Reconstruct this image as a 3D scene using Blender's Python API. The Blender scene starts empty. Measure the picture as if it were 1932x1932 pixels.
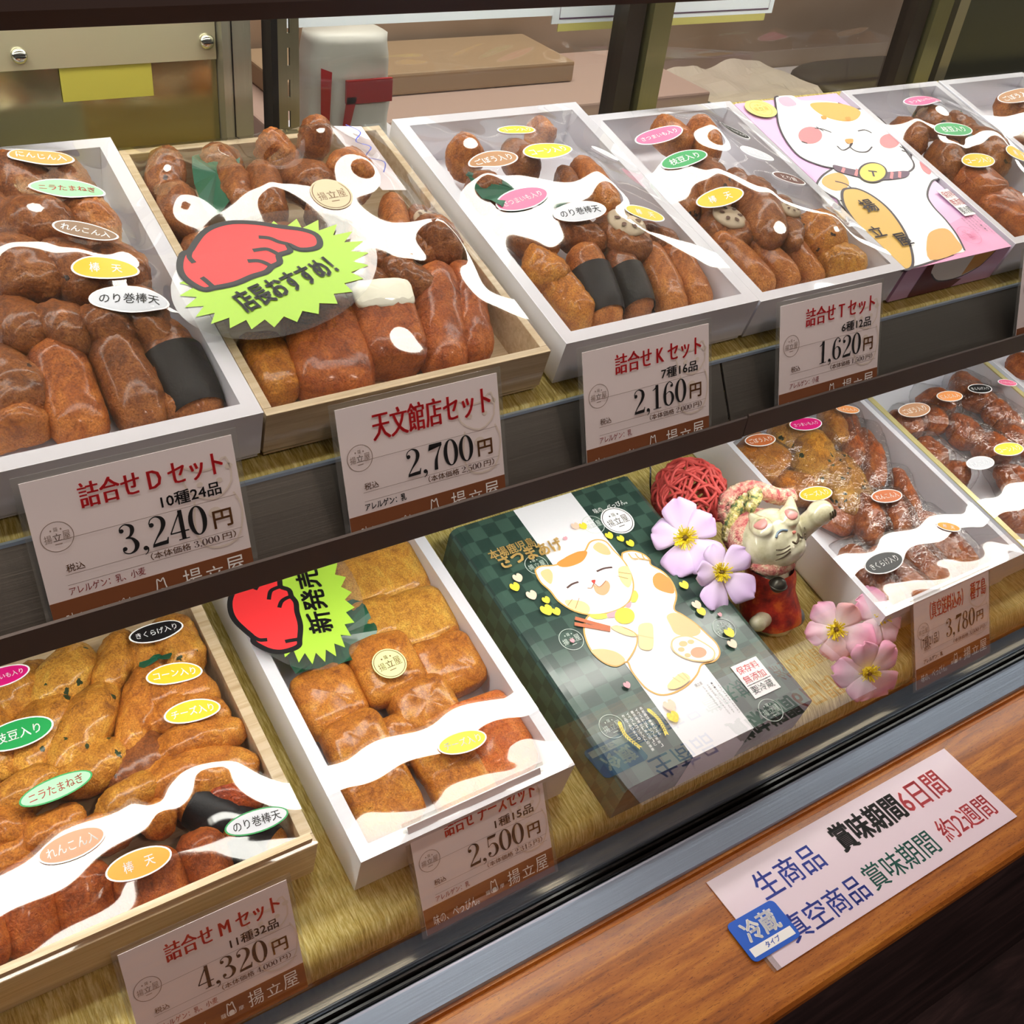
import bpy, bmesh, math, random
import numpy as np
from mathutils import Vector, Matrix, noise
from mathutils.geometry import tessellate_polygon

# ------------------------------------------------------------------ camera, world, lights, exposure
SC = bpy.context.scene
COL = SC.collection
EYE = 1.55                      # height of the camera above the shop floor; the tables below are relative to the eye

cam_data = bpy.data.cameras.new('camera')
cam_data.sensor_width = 36.0
cam_data.lens = 36.0 * 2039.0 / 1932.0
cam_data.clip_start = 0.02
camera = bpy.data.objects.new('camera', cam_data)
COL.objects.link(camera)
RX = Vector((0.837799, -0.534758, 0.110126))
DN = Vector((-0.259006, -0.566836, -0.782057))
FW = Vector((0.480634, 0.626683, -0.6134))
camera.matrix_world = Matrix(((RX.x, -DN.x, -FW.x, 0), (RX.y, -DN.y, -FW.y, 0), (RX.z, -DN.z, -FW.z, EYE), (0, 0, 0, 1)))
SC.camera = camera

world = bpy.data.worlds.new('world')
SC.world = world
world.use_nodes = True
world.node_tree.nodes['Background'].inputs[0].default_value = (0.34, 0.29, 0.28, 1)
world.node_tree.nodes['Background'].inputs[1].default_value = 0.16

SC.view_settings.view_transform = 'Standard'
SC.view_settings.look = 'None'
SC.view_settings.gamma = 1.0
SC.view_settings.use_curve_mapping = False
SC.view_settings.exposure = 0.0
SC.cycles.use_denoising = True
SC.cycles.max_bounces = 8
SC.cycles.transparent_max_bounces = 16
SC.cycles.caustics_reflective = False
SC.cycles.caustics_refractive = False

TUBE_TOP = 13.0                 # strength of the case tubes (they are real tubes, built below)
TUBE_LOW = 22.0
def shop_spot(name, loc, aim, power, size, angle, col):
    """a ceiling spot of the shop, in front of the case"""
    l = bpy.data.lights.new(name, 'SPOT')
    l.energy = power; l.color = col; l.shadow_soft_size = size; l.spot_size = math.radians(angle); l.spot_blend = 0.6
    o = bpy.data.objects.new(name, l); COL.objects.link(o)
    o.location = (loc[0], loc[1], loc[2] + EYE)
    o.rotation_euler = (Vector(aim) - Vector(loc)).to_track_quat('-Z', 'Y').to_euler()
    return o
WARM = (1.0, 0.74, 0.62)
shop_spot('shop_spot', (0.10, -0.75, 1.05), (0.2, 0.4, -0.45), 20, 0.035, 75, WARM)
shop_spot('shop_spot', (0.95, -0.60, 1.05), (0.8, 0.4, -0.45), 18, 0.035, 75, WARM)
shop_spot('shop_spot', (-0.55, -0.35, 1.05), (0.1, 0.4, -0.6), 10, 0.035, 75, WARM)

room = bpy.data.lights.new('room_fill_light', 'AREA'); room.shape = 'RECTANGLE'; room.size = 1.2; room.size_y = 0.3; room.energy = 16; room.color = (1.0, 0.95, 0.88)
room_o = bpy.data.objects.new('room_fill_light', room); COL.objects.link(room_o); room_o.location = (0.9, 1.08, EYE + 0.75)   # unseen fill light, added to brighten the preparation room

# ------------------------------------------------------------------ measured tables (metres)
BOXES = {'D': (13.8, -0.027, 0.173, 0.445, -0.316, 0.245, 0.033), 'N': (13.8, 0.1745, 0.3535, 0.445, -0.3175, 0.235, 0.0315), 'K': (13.8, 0.364, 0.5225, 0.445, -0.316, 0.236, 0.033), 'T': (13.8, 0.5245, 0.6705, 0.445, -0.3175, 0.22, 0.0315), 'P': (13.8, 0.6745, 0.7985, 0.445, -0.318, 0.218, 0.031), 'S': (13.8, 0.8025, 0.932, 0.445, -0.3175, 0.218, 0.0315), 'V': (13.8, 0.9355, 1.065, 0.445, -0.3175, 0.218, 0.0315), 'M': (10.2, -0.098, 0.165, 0.361, -0.575, 0.27, 0.042), 'C': (10.2, 0.183, 0.343, 0.339, -0.5795, 0.25, 0.042), 'G': (10.2, 0.366, 0.546, 0.309, -0.5845, 0.248, 0.042), 'A': (10.2, 0.66, 0.846, 0.343, -0.578, 0.27, 0.042), 'B': (10.2, 0.853, 1.045, 0.345, -0.578, 0.27, 0.042), 'W': (10.2, 1.052, 1.22, 0.345, -0.578, 0.27, 0.042)}
CAKES = {'D': [('oval', 0.0881, 0.0858, 0.018, 0.0969, 0.0518, 0.018, 0.0312, 0.026, 1, {'f': 'speck'}), ('oval', 0.0736, 0.0406, 0.012, 0.102, 0.0401, 0.012, 0.0156, 0.02, 2, {}), ('stick', 0.1185, 0.0823, 0.02, 0.1184, 0.03, 0.012, 0.0271, 0.024, 0, {}), ('stick', 0.1474, 0.0804, 0.022, 0.1495, 0.0286, 0.012, 0.026, 0.026, 1, {}), ('stick', 0.1708, 0.0728, 0.012, 0.1642, 0.0291, 0.012, 0.0145, 0.02, 1, {}), ('nori', 0.1785, 0.0796, 0.022, 0.1808, 0.026, 0.012, 0.0278, 0.025, 1, {}), ('oval', 0.104, 0.114, 0.026, 0.1134, 0.0904, 0.026, 0.0251, 0.024, 1, {}), ('oval', 0.1222, 0.1026, 0.028, 0.1315, 0.079, 0.028, 0.0251, 0.024, 1, {}), ('oval', 0.1419, 0.0951, 0.03, 0.1509, 0.0756, 0.03, 0.0225, 0.024, 1, {}), ('oval', 0.1638, 0.107, 0.03, 0.1701, 0.0703, 0.03, 0.0232, 0.024, 1, {}), ('oval', 0.1117, 0.1508, 0.034, 0.1263, 0.1248, 0.034, 0.0314, 0.026, 1, {}), ('oval', 0.1362, 0.1405, 0.034, 0.1534, 0.1137, 0.034, 0.0289, 0.026, 1, {'f': 'speck'}), ('oval', 0.1647, 0.1459, 0.032, 0.1726, 0.1114, 0.032, 0.0238, 0.024, 1, {}), ('oval', 0.1257, 0.1827, 0.036, 0.1446, 0.1595, 0.036, 0.0266, 0.026, 1, {}), ('oval', 0.1548, 0.1858, 0.033, 0.17, 0.1579, 0.033, 0.0243, 0.024, 2, {}), ('oval', 0.1333, 0.2348, 0.034, 0.1434, 0.2069, 0.034, 0.0279, 0.026, 1, {}), ('oval', 0.1571, 0.2365, 0.03, 0.1685, 0.2026, 0.03, 0.0254, 0.026, 1, {}), ('oval', 0.1082, 0.2043, 0.03, 0.1194, 0.1825, 0.03, 0.0269, 0.026, 1, {})], 'N': [('slab', 0.0229, 0.0669, 0.016, 0.0213, 0.0289, 0.016, 0.0225, 0.02, 3, {}), ('slab', 0.0632, 0.0745, 0.02, 0.0514, 0.0232, 0.014, 0.0418, 0.026, 4, {}), ('tofu', 0.0979, 0.0728, 0.024, 0.091, 0.0271, 0.014, 0.0341, 0.03, 4, {}), ('stick', 0.1451, 0.0835, 0.024, 0.1203, 0.0211, 0.016, 0.029, 0.028, 4, {}), ('stick', 0.1697, 0.0784, 0.022, 0.1489, 0.0244, 0.015, 0.0207, 0.026, 4, {}), ('stick', 0.1878, 0.0847, 0.024, 0.1718, 0.0257, 0.015, 0.0204, 0.026, 4, {}), ('oval', 0.1157, 0.0909, 0.03, 0.1305, 0.0721, 0.03, 0.0193, 0.024, 1, {}), ('oval', 0.0927, 0.0964, 0.028, 0.1063, 0.0806, 0.028, 0.0191, 0.022, 1, {}), ('renkon', 0.1163, 0.1325, 0.032, 0.1081, 0.1004, 0.032, 0.0205, 0.018, 1, {}), ('stick', 0.1469, 0.151, 0.032, 0.1287, 0.0981, 0.032, 0.0157, 0.022, 2, {}), ('renkon', 0.1608, 0.1396, 0.03, 0.1511, 0.1007, 0.03, 0.0189, 0.018, 1, {}), ('oval', 0.1671, 0.1217, 0.034, 0.1761, 0.0952, 0.034, 0.0204, 0.024, 1, {}), ('oval', 0.0218, 0.2253, 0.03, 0.0157, 0.1935, 0.03, 0.0198, 0.026, 1, {'f': 'speck'}), ('oval', 0.0179, 0.1905, 0.028, 0.018, 0.1591, 0.028, 0.0225, 0.024, 1, {}), ('oval', 0.0572, 0.2019, 0.034, 0.0515, 0.1595, 0.034, 0.0192, 0.024, 1, {}), ('stick', 0.0733, 0.1904, 0.036, 0.0649, 0.1487, 0.036, 0.0193, 0.026, 1, {}), ('oval', 0.0961, 0.1892, 0.034, 0.1054, 0.1649, 0.034, 0.0237, 0.026, 1, {}), ('ball', 0.0503, 0.2245, 0.028, 0.0638, 0.2186, 0.028, 0.0236, 0.026, 1, {}), ('oval', 0.0875, 0.2268, 0.034, 0.1008, 0.2174, 0.034, 0.0172, 0.024, 2, {}), ('ball', 0.1154, 0.216, 0.042, 0.1257, 0.2108, 0.042, 0.018, 0.028, 1, {}), ('tri', 0.1258, 0.1866, 0.038, 0.1357, 0.1675, 0.038, 0.0206, 0.026, 2, {}), ('oval', 0.0947, 0.156, 0.03, 0.1156, 0.1462, 0.03, 0.0199, 0.022, 1, {}), ('oval', 0.0274, 0.1494, 0.026, 0.0335, 0.123, 0.026, 0.0253, 0.024, 1, {}), ('oval', 0.0569, 0.1403, 0.028, 0.0749, 0.1107, 0.028, 0.0288, 0.024, 1, {}), ('oval', 0.0124, 0.1479, 0.022, 0.0156, 0.1177, 0.022, 0.0219, 0.022, 1, {})], 'K': [('oval', 0.0329, 0.1996, 0.03, 0.0395, 0.1858, 0.03, 0.0204, 0.026, 2, {}), ('stick', 0.0752, 0.1925, 0.03, 0.0757, 0.1667, 0.03, 0.019, 0.024, 1, {}), ('oval', 0.1111, 0.2165, 0.028, 0.1155, 0.2042, 0.028, 0.0158, 0.022, 2, {}), ('stick', 0.1129, 0.1605, 0.034, 0.108, 0.1084, 0.034, 0.016, 0.024, 2, {}), ('oval', 0.1007, 0.1589, 0.03, 0.0911, 0.1295, 0.03, 0.0151, 0.024, 1, {}), ('ball', 0.0224, 0.1551, 0.03, 0.0341, 0.1481, 0.03, 0.0237, 0.026, 1, {}), ('oval', 0.0353, 0.1253, 0.024, 0.0496, 0.0991, 0.024, 0.0286, 0.024, 1, {}), ('oval', 0.0665, 0.1074, 0.028, 0.082, 0.0866, 0.028, 0.0216, 0.024, 1, {}), ('renkon', 0.1016, 0.1002, 0.03, 0.1042, 0.0704, 0.03, 0.0292, 0.022, 1, {}), ('oval', 0.033, 0.0861, 0.024, 0.0359, 0.0635, 0.024, 0.023, 0.022, 3, {}), ('oval', 0.0371, 0.0687, 0.024, 0.041, 0.0344, 0.014, 0.0214, 0.022, 3, {}), ('nori', 0.0662, 0.0797, 0.026, 0.0583, 0.0313, 0.014, 0.0241, 0.026, 2, {}), ('nori', 0.0934, 0.0734, 0.022, 0.0853, 0.0307, 0.014, 0.0209, 0.024, 1, {}), ('stick', 0.1187, 0.0744, 0.022, 0.113, 0.0278, 0.014, 0.0205, 0.024, 2, {}), ('stick', 0.1438, 0.0734, 0.022, 0.1404, 0.0263, 0.014, 0.0208, 0.024, 2, {}), ('oval', 0.1296, 0.0931, 0.024, 0.138, 0.0733, 0.024, 0.0186, 0.022, 1, {})], 'T': [('stick', 0.0544, 0.1981, 0.032, 0.0606, 0.1721, 0.032, 0.0182, 0.024, 2, {}), ('stick', 0.0813, 0.1877, 0.036, 0.0741, 0.1533, 0.036, 0.0175, 0.026, 2, {}), ('oval', 0.0315, 0.1477, 0.024, 0.0176, 0.1079, 0.024, 0.0248, 0.024, 1, {'f': 'speck'}), ('oval', 0.0611, 0.1443, 0.032, 0.0357, 0.0964, 0.032, 0.0266, 0.024, 1, {'f': 'speck'}), ('oval', 0.0793, 0.1302, 0.03, 0.0633, 0.0967, 0.03, 0.0186, 0.022, 1, {'f': 'speck'}), ('oval', 0.082, 0.1105, 0.034, 0.0539, 0.0555, 0.034, 0.0288, 0.026, 1, {}), ('renkon', 0.0921, 0.0914, 0.032, 0.0729, 0.0465, 0.032, 0.0175, 0.02, 1, {}), ('renkon', 0.0348, 0.0948, 0.024, 0.0359, 0.0665, 0.024, 0.0272, 0.022, 1, {}), ('ball', 0.101, 0.062, 0.026, 0.1165, 0.0489, 0.026, 0.0388, 0.03, 3, {'f': 'speck'}), ('ball', 0.1082, 0.034, 0.018, 0.127, 0.0251, 0.018, 0.0331, 0.026, 5, {}), ('stick', 0.0227, 0.0732, 0.022, 0.0348, 0.0265, 0.014, 0.0198, 0.024, 2, {}), ('stick', 0.0485, 0.0743, 0.022, 0.0607, 0.026, 0.014, 0.0178, 0.024, 2, {}), ('stick', 0.072, 0.0736, 0.022, 0.0852, 0.026, 0.014, 0.0181, 0.024, 2, {})], 'S': [('oval', 0.0713, 0.1768, 0.03, 0.0667, 0.1525, 0.03, 0.0239, 0.026, 1, {'f': 'green'}), ('oval', 0.0311, 0.1652, 0.028, 0.0249, 0.138, 0.028, 0.0234, 0.026, 1, {}), ('oval', 0.1068, 0.1379, 0.03, 0.0904, 0.0961, 0.03, 0.0316, 0.026, 1, {'f': 'speck'}), ('oval', 0.042, 0.1272, 0.028, 0.0357, 0.101, 0.028, 0.0258, 0.026, 1, {}), ('slab', 0.0483, 0.093, 0.024, 0.051, 0.0659, 0.024, 0.0329, 0.024, 4, {}), ('slab', 0.0488, 0.0607, 0.02, 0.0593, 0.0255, 0.02, 0.0406, 0.026, 4, {}), ('oval', 0.0971, 0.1604, 0.03, 0.0934, 0.1359, 0.03, 0.0212, 0.022, 1, {})], 'V': [('oval', 0.0703, 0.1835, 0.028, 0.0765, 0.16, 0.028, 0.0256, 0.026, 2, {}), ('oval', 0.0457, 0.1513, 0.028, 0.0484, 0.1292, 0.028, 0.025, 0.026, 1, {}), ('oval', 0.0177, 0.0965, 0.028, 0.0133, 0.073, 0.028, 0.0288, 0.026, 1, {})], 'C': [('square', 0.1366, 0.2288, 0.026, 0.1364, 0.1854, 0.02, 0.0533, 0.026, 6, {}), ('square', 0.1011, 0.2282, 0.026, 0.1017, 0.1858, 0.02, 0.0428, 0.026, 6, {}), ('square', 0.1366, 0.1814, 0.026, 0.1362, 0.1358, 0.02, 0.0506, 0.026, 6, {'pale': 1}), ('square', 0.0945, 0.1882, 0.026, 0.0954, 0.1502, 0.02, 0.0377, 0.026, 6, {}), ('square', 0.1348, 0.1361, 0.026, 0.1347, 0.095, 0.02, 0.0479, 0.026, 3, {}), ('square', 0.0824, 0.1509, 0.032, 0.0832, 0.1056, 0.026, 0.0466, 0.026, 3, {}), ('square', 0.0366, 0.1453, 0.026, 0.0385, 0.1014, 0.02, 0.0447, 0.026, 3, {}), ('square', 0.0951, 0.1101, 0.026, 0.096, 0.0733, 0.02, 0.0445, 0.026, 3, {}), ('square', 0.1369, 0.0784, 0.028, 0.1354, 0.0202, 0.022, 0.0492, 0.026, 7, {}), ('square', 0.0401, 0.1021, 0.026, 0.042, 0.0611, 0.02, 0.0427, 0.026, 3, {}), ('square', 0.0876, 0.0726, 0.03, 0.0886, 0.0358, 0.024, 0.0423, 0.026, 3, {}), ('square', 0.0691, 0.0937, 0.02, 0.0706, 0.0601, 0.014, 0.0258, 0.026, 3, {}), ('square', 0.0363, 0.0596, 0.026, 0.0383, 0.0209, 0.02, 0.0449, 0.026, 3, {}), ('square', 0.0892, 0.0466, 0.026, 0.0902, 0.0108, 0.02, 0.0403, 0.026, 3, {}), ('square', 0.1388, 0.1453, 0.018, 0.1399, 0.1212, 0.012, 0.02, 0.026, 3, {})], 'M': [('oval', 0.2453, 0.1898, 0.036, 0.2467, 0.1579, 0.036, 0.0287, 0.028, 5, {'f': 'green'}), ('oval', 0.2149, 0.1853, 0.03, 0.2178, 0.1639, 0.03, 0.0253, 0.026, 5, {'f': 'green'}), ('oval', 0.2046, 0.1922, 0.036, 0.1854, 0.1605, 0.034, 0.0223, 0.026, 5, {}), ('oval', 0.1779, 0.1917, 0.036, 0.1519, 0.1649, 0.036, 0.0296, 0.026, 6, {'f': 'green'}), ('oval', 0.1523, 0.1919, 0.032, 0.1261, 0.1661, 0.032, 0.023, 0.026, 5, {}), ('oval', 0.1852, 0.157, 0.036, 0.1455, 0.1137, 0.036, 0.029, 0.026, 5, {'f': 'green'}), ('oval', 0.1561, 0.1615, 0.032, 0.1282, 0.1261, 0.032, 0.0314, 0.028, 5, {'f': 'green'}), ('oval', 0.2156, 0.1619, 0.036, 0.1851, 0.1112, 0.036, 0.0234, 0.024, 3, {}), ('oval', 0.2139, 0.142, 0.03, 0.2025, 0.1186, 0.03, 0.0175, 0.024, 3, {}), ('oval', 0.2243, 0.149, 0.036, 0.2565, 0.1283, 0.036, 0.0325, 0.026, 3, {}), ('oval', 0.2215, 0.1279, 0.036, 0.2571, 0.1109, 0.036, 0.0278, 0.024, 3, {}), ('oval', 0.211, 0.0983, 0.036, 0.2591, 0.0994, 0.036, 0.025, 0.024, 3, {}), ('oval', 0.2022, 0.083, 0.034, 0.2565, 0.0705, 0.034, 0.0319, 0.026, 3, {}), ('oval', 0.2278, 0.0646, 0.028, 0.2472, 0.0516, 0.028, 0.0262, 0.026, 8, {}), ('oval', 0.1431, 0.1061, 0.034, 0.1768, 0.1096, 0.034, 0.0272, 0.024, 5, {'f': 'green'}), ('oval', 0.1735, 0.0997, 0.03, 0.2004, 0.1026, 0.03, 0.0331, 0.026, 1, {'f': 'speck'}), ('oval', 0.1066, 0.1057, 0.034, 0.1381, 0.1104, 0.034, 0.0227, 0.024, 5, {}), ('oval', 0.1591, 0.0755, 0.034, 0.1932, 0.0811, 0.034, 0.0211, 0.024, 5, {}), ('oval', 0.0998, 0.0925, 0.03, 0.1165, 0.0883, 0.03, 0.0249, 0.024, 3, {}), ('oval', 0.1165, 0.0772, 0.03, 0.142, 0.0819, 0.03, 0.0218, 0.024, 3, {}), ('oval', 0.0917, 0.0732, 0.026, 0.1166, 0.0793, 0.026, 0.0245, 0.024, 3, {}), ('oval', 0.1467, 0.0665, 0.03, 0.167, 0.0663, 0.03, 0.0221, 0.024, 3, {}), ('ball', 0.1814, 0.0611, 0.032, 0.191, 0.0578, 0.032, 0.0193, 0.026, 3, {}), ('nori', 0.205, 0.0723, 0.026, 0.2249, 0.0392, 0.026, 0.0233, 0.026, 3, {}), ('nori', 0.2179, 0.0566, 0.022, 0.2437, 0.0169, 0.022, 0.0233, 0.026, 3, {}), ('stick', 0.1078, 0.0599, 0.03, 0.1016, 0.0257, 0.014, 0.0305, 0.026, 4, {}), ('stick', 0.1353, 0.0465, 0.03, 0.1327, 0.022, 0.014, 0.0302, 0.026, 4, {}), ('stick', 0.1695, 0.0354, 0.03, 0.1697, 0.0143, 0.016, 0.037, 0.026, 4, {}), ('stick', 0.2026, 0.0381, 0.03, 0.2033, 0.0133, 0.014, 0.0271, 0.026, 4, {}), ('nori', 0.2281, 0.0341, 0.024, 0.233, 0.0071, 0.014, 0.0264, 0.026, 4, {}), ('oval', 0.0939, 0.1292, 0.03, 0.0954, 0.0983, 0.03, 0.0287, 0.026, 3, {}), ('stick', 0.0808, 0.0586, 0.024, 0.0767, 0.0241, 0.024, 0.0271, 0.026, 4, {}), ('oval', 0.1153, 0.168, 0.03, 0.1155, 0.1311, 0.03, 0.0234, 0.026, 5, {})], 'A': [('square', 0.0316, 0.219, 0.026, 0.0466, 0.1766, 0.026, 0.0422, 0.026, 3, {}), ('square', 0.031, 0.1681, 0.022, 0.0653, 0.1485, 0.022, 0.0295, 0.024, 3, {}), ('square', 0.0622, 0.1376, 0.016, 0.0815, 0.1058, 0.016, 0.0345, 0.02, 7, {}), ('oval', 0.0899, 0.2244, 0.024, 0.0825, 0.1959, 0.024, 0.0342, 0.028, 5, {'f': 'green'}), ('oval', 0.1029, 0.2021, 0.026, 0.0761, 0.1551, 0.026, 0.0412, 0.028, 5, {'f': 'green'}), ('oval', 0.1079, 0.166, 0.026, 0.0903, 0.1175, 0.026, 0.0467, 0.024, 5, {'f': 'green2'}), ('oval', 0.1506, 0.2256, 0.03, 0.1305, 0.1845, 0.03, 0.0234, 0.024, 3, {}), ('oval', 0.1706, 0.213, 0.028, 0.1292, 0.1587, 0.028, 0.0213, 0.024, 4, {}), ('oval', 0.1684, 0.1855, 0.028, 0.1293, 0.1288, 0.028, 0.0221, 0.024, 4, {}), ('stick', 0.1606, 0.1322, 0.026, 0.1374, 0.0845, 0.026, 0.0164, 0.02, 4, {}), ('oval', 0.0997, 0.1176, 0.026, 0.0785, 0.0804, 0.026, 0.0227, 0.026, 4, {}), ('oval', 0.1233, 0.109, 0.026, 0.1079, 0.0705, 0.026, 0.0228, 0.026, 4, {}), ('stick', 0.1374, 0.0774, 0.026, 0.137, 0.0176, 0.026, 0.0305, 0.026, 4, {}), ('stick', 0.1014, 0.0651, 0.022, 0.1002, 0.0109, 0.022, 0.026, 0.026, 4, {}), ('stick', 0.0615, 0.0573, 0.022, 0.068, 0.005, 0.022, 0.0245, 0.026, 4, {}), ('stick', 0.042, 0.0747, 0.022, 0.0384, 0.0096, 0.022, 0.0235, 0.026, 4, {}), ('stick', 0.1353, 0.032, 0.018, 0.1355, -0.0011, 0.018, 0.0193, 0.022, 4, {})], 'B': [('oval', 0.0367, 0.1944, 0.022, 0.0451, 0.175, 0.022, 0.024, 0.024, 4, {}), ('oval', 0.0673, 0.1842, 0.022, 0.0824, 0.1707, 0.022, 0.0242, 0.024, 4, {}), ('oval', 0.0942, 0.2053, 0.022, 0.116, 0.1895, 0.022, 0.0247, 0.024, 4, {}), ('oval', 0.1466, 0.1972, 0.022, 0.1718, 0.1757, 0.022, 0.0263, 0.024, 4, {}), ('oval', 0.1643, 0.1693, 0.022, 0.1715, 0.1408, 0.022, 0.0284, 0.024, 4, {}), ('oval', 0.098, 0.1655, 0.022, 0.1025, 0.1389, 0.022, 0.0276, 0.024, 4, {}), ('oval', 0.0351, 0.1539, 0.022, 0.0342, 0.1304, 0.022, 0.0235, 0.024, 4, {}), ('oval', 0.1087, 0.1368, 0.022, 0.1131, 0.1107, 0.022, 0.0274, 0.024, 4, {}), ('oval', 0.0397, 0.1206, 0.022, 0.0389, 0.1015, 0.022, 0.0211, 0.024, 4, {}), ('oval', 0.0991, 0.0917, 0.022, 0.0904, 0.0562, 0.022, 0.0321, 0.024, 4, {}), ('oval', 0.1441, 0.1331, 0.022, 0.1513, 0.1056, 0.022, 0.0278, 0.024, 4, {}), ('oval', 0.1899, 0.2152, 0.022, 0.2055, 0.1964, 0.022, 0.0235, 0.024, 4, {}), ('oval', 0.0573, 0.0534, 0.022, 0.0562, 0.0318, 0.022, 0.0257, 0.024, 4, {})], 'W': [('oval', 0.068, 0.2197, 0.022, 0.0689, 0.2002, 0.022, 0.0242, 0.024, 4, {})]}
STICKERS = {'D': [('にんじん入', 'orange', 'white', 0.151, 0.2108, 0.0357, -7.7, 0.46), ('ニラたまねぎ', 'mint', 'dark_red', 0.1564, 0.1799, 0.0407, -4.2, 0.46), ('れんこん入', 'taupe', 'white', 0.1547, 0.141, 0.0339, -22.4, 0.46), ('棒\u3000天', 'yellow', 'white', 0.1555, 0.1101, 0.0345, -10.7, 0.46), ('のり巻棒天', 'silver', 'black', 0.1602, 0.0862, 0.0403, -15.1, 0.46)], 'K': [('コーン入り', 'yellow', 'white', 0.0787, 0.1976, 0.0305, -4.3, 0.46), ('ごぼう入り', 'brown', 'white', 0.0405, 0.1654, 0.0384, 0.7, 0.46), ('コーン入り', 'lemon', 'white', 0.0859, 0.1668, 0.0407, 0.7, 0.46), ('さつまいも入り', 'pink', 'white', 0.0408, 0.1253, 0.0411, 4.6, 0.46), ('のり巻棒天', 'silver', 'black', 0.0725, 0.102, 0.0393, -6.1, 0.46), ('棒\u3000天', 'yellow', 'white', 0.1218, 0.0919, 0.0325, -14.1, 0.46), ('ニラ', 'silver', 'white', 0.1358, 0.1632, 0.0218, -46.1, 0.46)], 'T': [('さつまいも入り', 'pink', 'white', 0.0333, 0.1748, 0.0391, -5.3, 0.46), ('枝豆入り', 'green', 'white', 0.0337, 0.1424, 0.0376, -5.2, 0.46), ('棒\u3000天', 'yellow', 'white', 0.0326, 0.0955, 0.037, -7.6, 0.46), ('きくらげ入り', 'black', 'white', 0.1033, 0.1669, 0.0313, -17.1, 0.46), ('れんこん', 'silver', 'white', 0.1036, 0.1374, 0.0333, -13.5, 0.46), ('とり飯', 'dark_brown', 'white', 0.1113, 0.1055, 0.0324, -13.0, 0.46)], 'S': [('さつまいも入り', 'pink', 'white', 0.0622, 0.1787, 0.0416, -5.7, 0.46), ('枝豆入り', 'green', 'white', 0.0532, 0.132, 0.0428, -8.1, 0.46), ('コーン入り', 'yellow', 'white', 0.0466, 0.092, 0.0364, -7.7, 0.46), ('棒\u3000天', 'yellow', 'white', 0.1051, 0.0925, 0.0378, -7.4, 0.46)], 'V': [('ごぼう入り', 'brown', 'white', 0.0563, 0.1697, 0.0454, -3.3, 0.46)], 'M': [('きくらげ入り', 'black', 'white', 0.2254, 0.1787, 0.0356, -5.5, 0.46), ('コーン入り', 'yellow', 'white', 0.225, 0.1427, 0.0358, -9.3, 0.46), ('チーズ入り', 'yellow', 'white', 0.2258, 0.1119, 0.0357, -6.0, 0.46), ('さつまいも入り', 'magenta', 'white', 0.1292, 0.1842, 0.0334, -5.3, 0.46), ('枝豆入り', 'green', 'white', 0.1272, 0.1391, 0.0413, -4.3, 0.5), ('ニラたまねぎ', 'mint', 'dark_red', 0.1371, 0.0946, 0.0423, 2.3, 0.34), ('れんこん入', 'tan', 'white', 0.1351, 0.0575, 0.0377, -0.3, 0.46), ('棒\u3000天', 'amber', 'white', 0.1648, 0.0311, 0.0374, -3.7, 0.46), ('のり巻棒天', 'silver', 'black', 0.235, 0.0278, 0.0394, -4.7, 0.38)], 'C': [('チーズ入り', 'lemon', 'white', 0.0973, 0.0465, 0.0356, -6.4, 0.46)], 'A': [('ごぼう入り', 'rust', 'white', 0.034, 0.2052, 0.0342, -8.2, 0.46), ('さつまいも入り', 'magenta', 'white', 0.0951, 0.2069, 0.0373, -9.4, 0.46), ('にんじん入', 'orange', 'white', 0.1547, 0.2084, 0.0273, -18.2, 0.46), ('チーズ入り', 'yellow', 'white', 0.0387, 0.1308, 0.0364, -7.6, 0.46), ('れんこん入', 'rust', 'white', 0.1056, 0.1033, 0.0347, -10.1, 0.46), ('棒\u3000天', 'amber', 'white', 0.1366, 0.0519, 0.0238, -33.2, 0.46), ('きくらげ入り', 'black', 'white', 0.0416, 0.0439, 0.0452, 0.0, 0.46)], 'B': [('ごぼう入り', 'tan', 'white', 0.037, 0.1825, 0.0422, -4.2, 0.46), ('にんじん入', 'orange', 'white', 0.095, 0.185, 0.0342, -9.6, 0.46), ('きくらげ入り', 'black', 'white', 0.142, 0.1825, 0.0316, -13.2, 0.46), ('コーン入り', 'lemon', 'white', 0.0958, 0.1029, 0.0386, -8.9, 0.46), ('れんこん入', 'silver', 'white', 0.0466, 0.0994, 0.0363, -5.5, 0.46), ('さつまいも入り', 'pink', 'white', 0.1845, 0.1787, 0.0237, -23.9, 0.46)]}
LOGOS = {'N': [(0.1008, 0.1464, 0.0131)], 'C': [(0.0806, 0.1222, 0.0122)]}
LEAVES = {'N': [[(0.0349, 0.2037), (0.0452, 0.2198), (0.065, 0.2122), (0.0642, 0.201), (0.043, 0.1642), (0.0274, 0.1624)]], 'K': [[(0.0167, 0.1603), (0.0271, 0.1546), (0.0481, 0.1462), (0.0764, 0.1344), (0.0744, 0.1167), (0.0532, 0.1183), (0.0274, 0.1181), (0.0175, 0.1376)]], 'C': [[(0.025, 0.1681), (0.0523, 0.1741), (0.085, 0.1893), (0.0896, 0.1715), (0.0877, 0.1542), (0.0652, 0.1386), (0.0383, 0.1429), (0.0213, 0.1454)]], 'M': [[(0.2068, 0.1582), (0.2145, 0.1626), (0.2244, 0.1607), (0.2291, 0.1588), (0.2197, 0.1573)]], 'T': [], 'S': [[(0.0986, 0.1622), (0.1078, 0.1565), (0.1005, 0.1393), (0.0774, 0.1283)]]}
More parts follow.
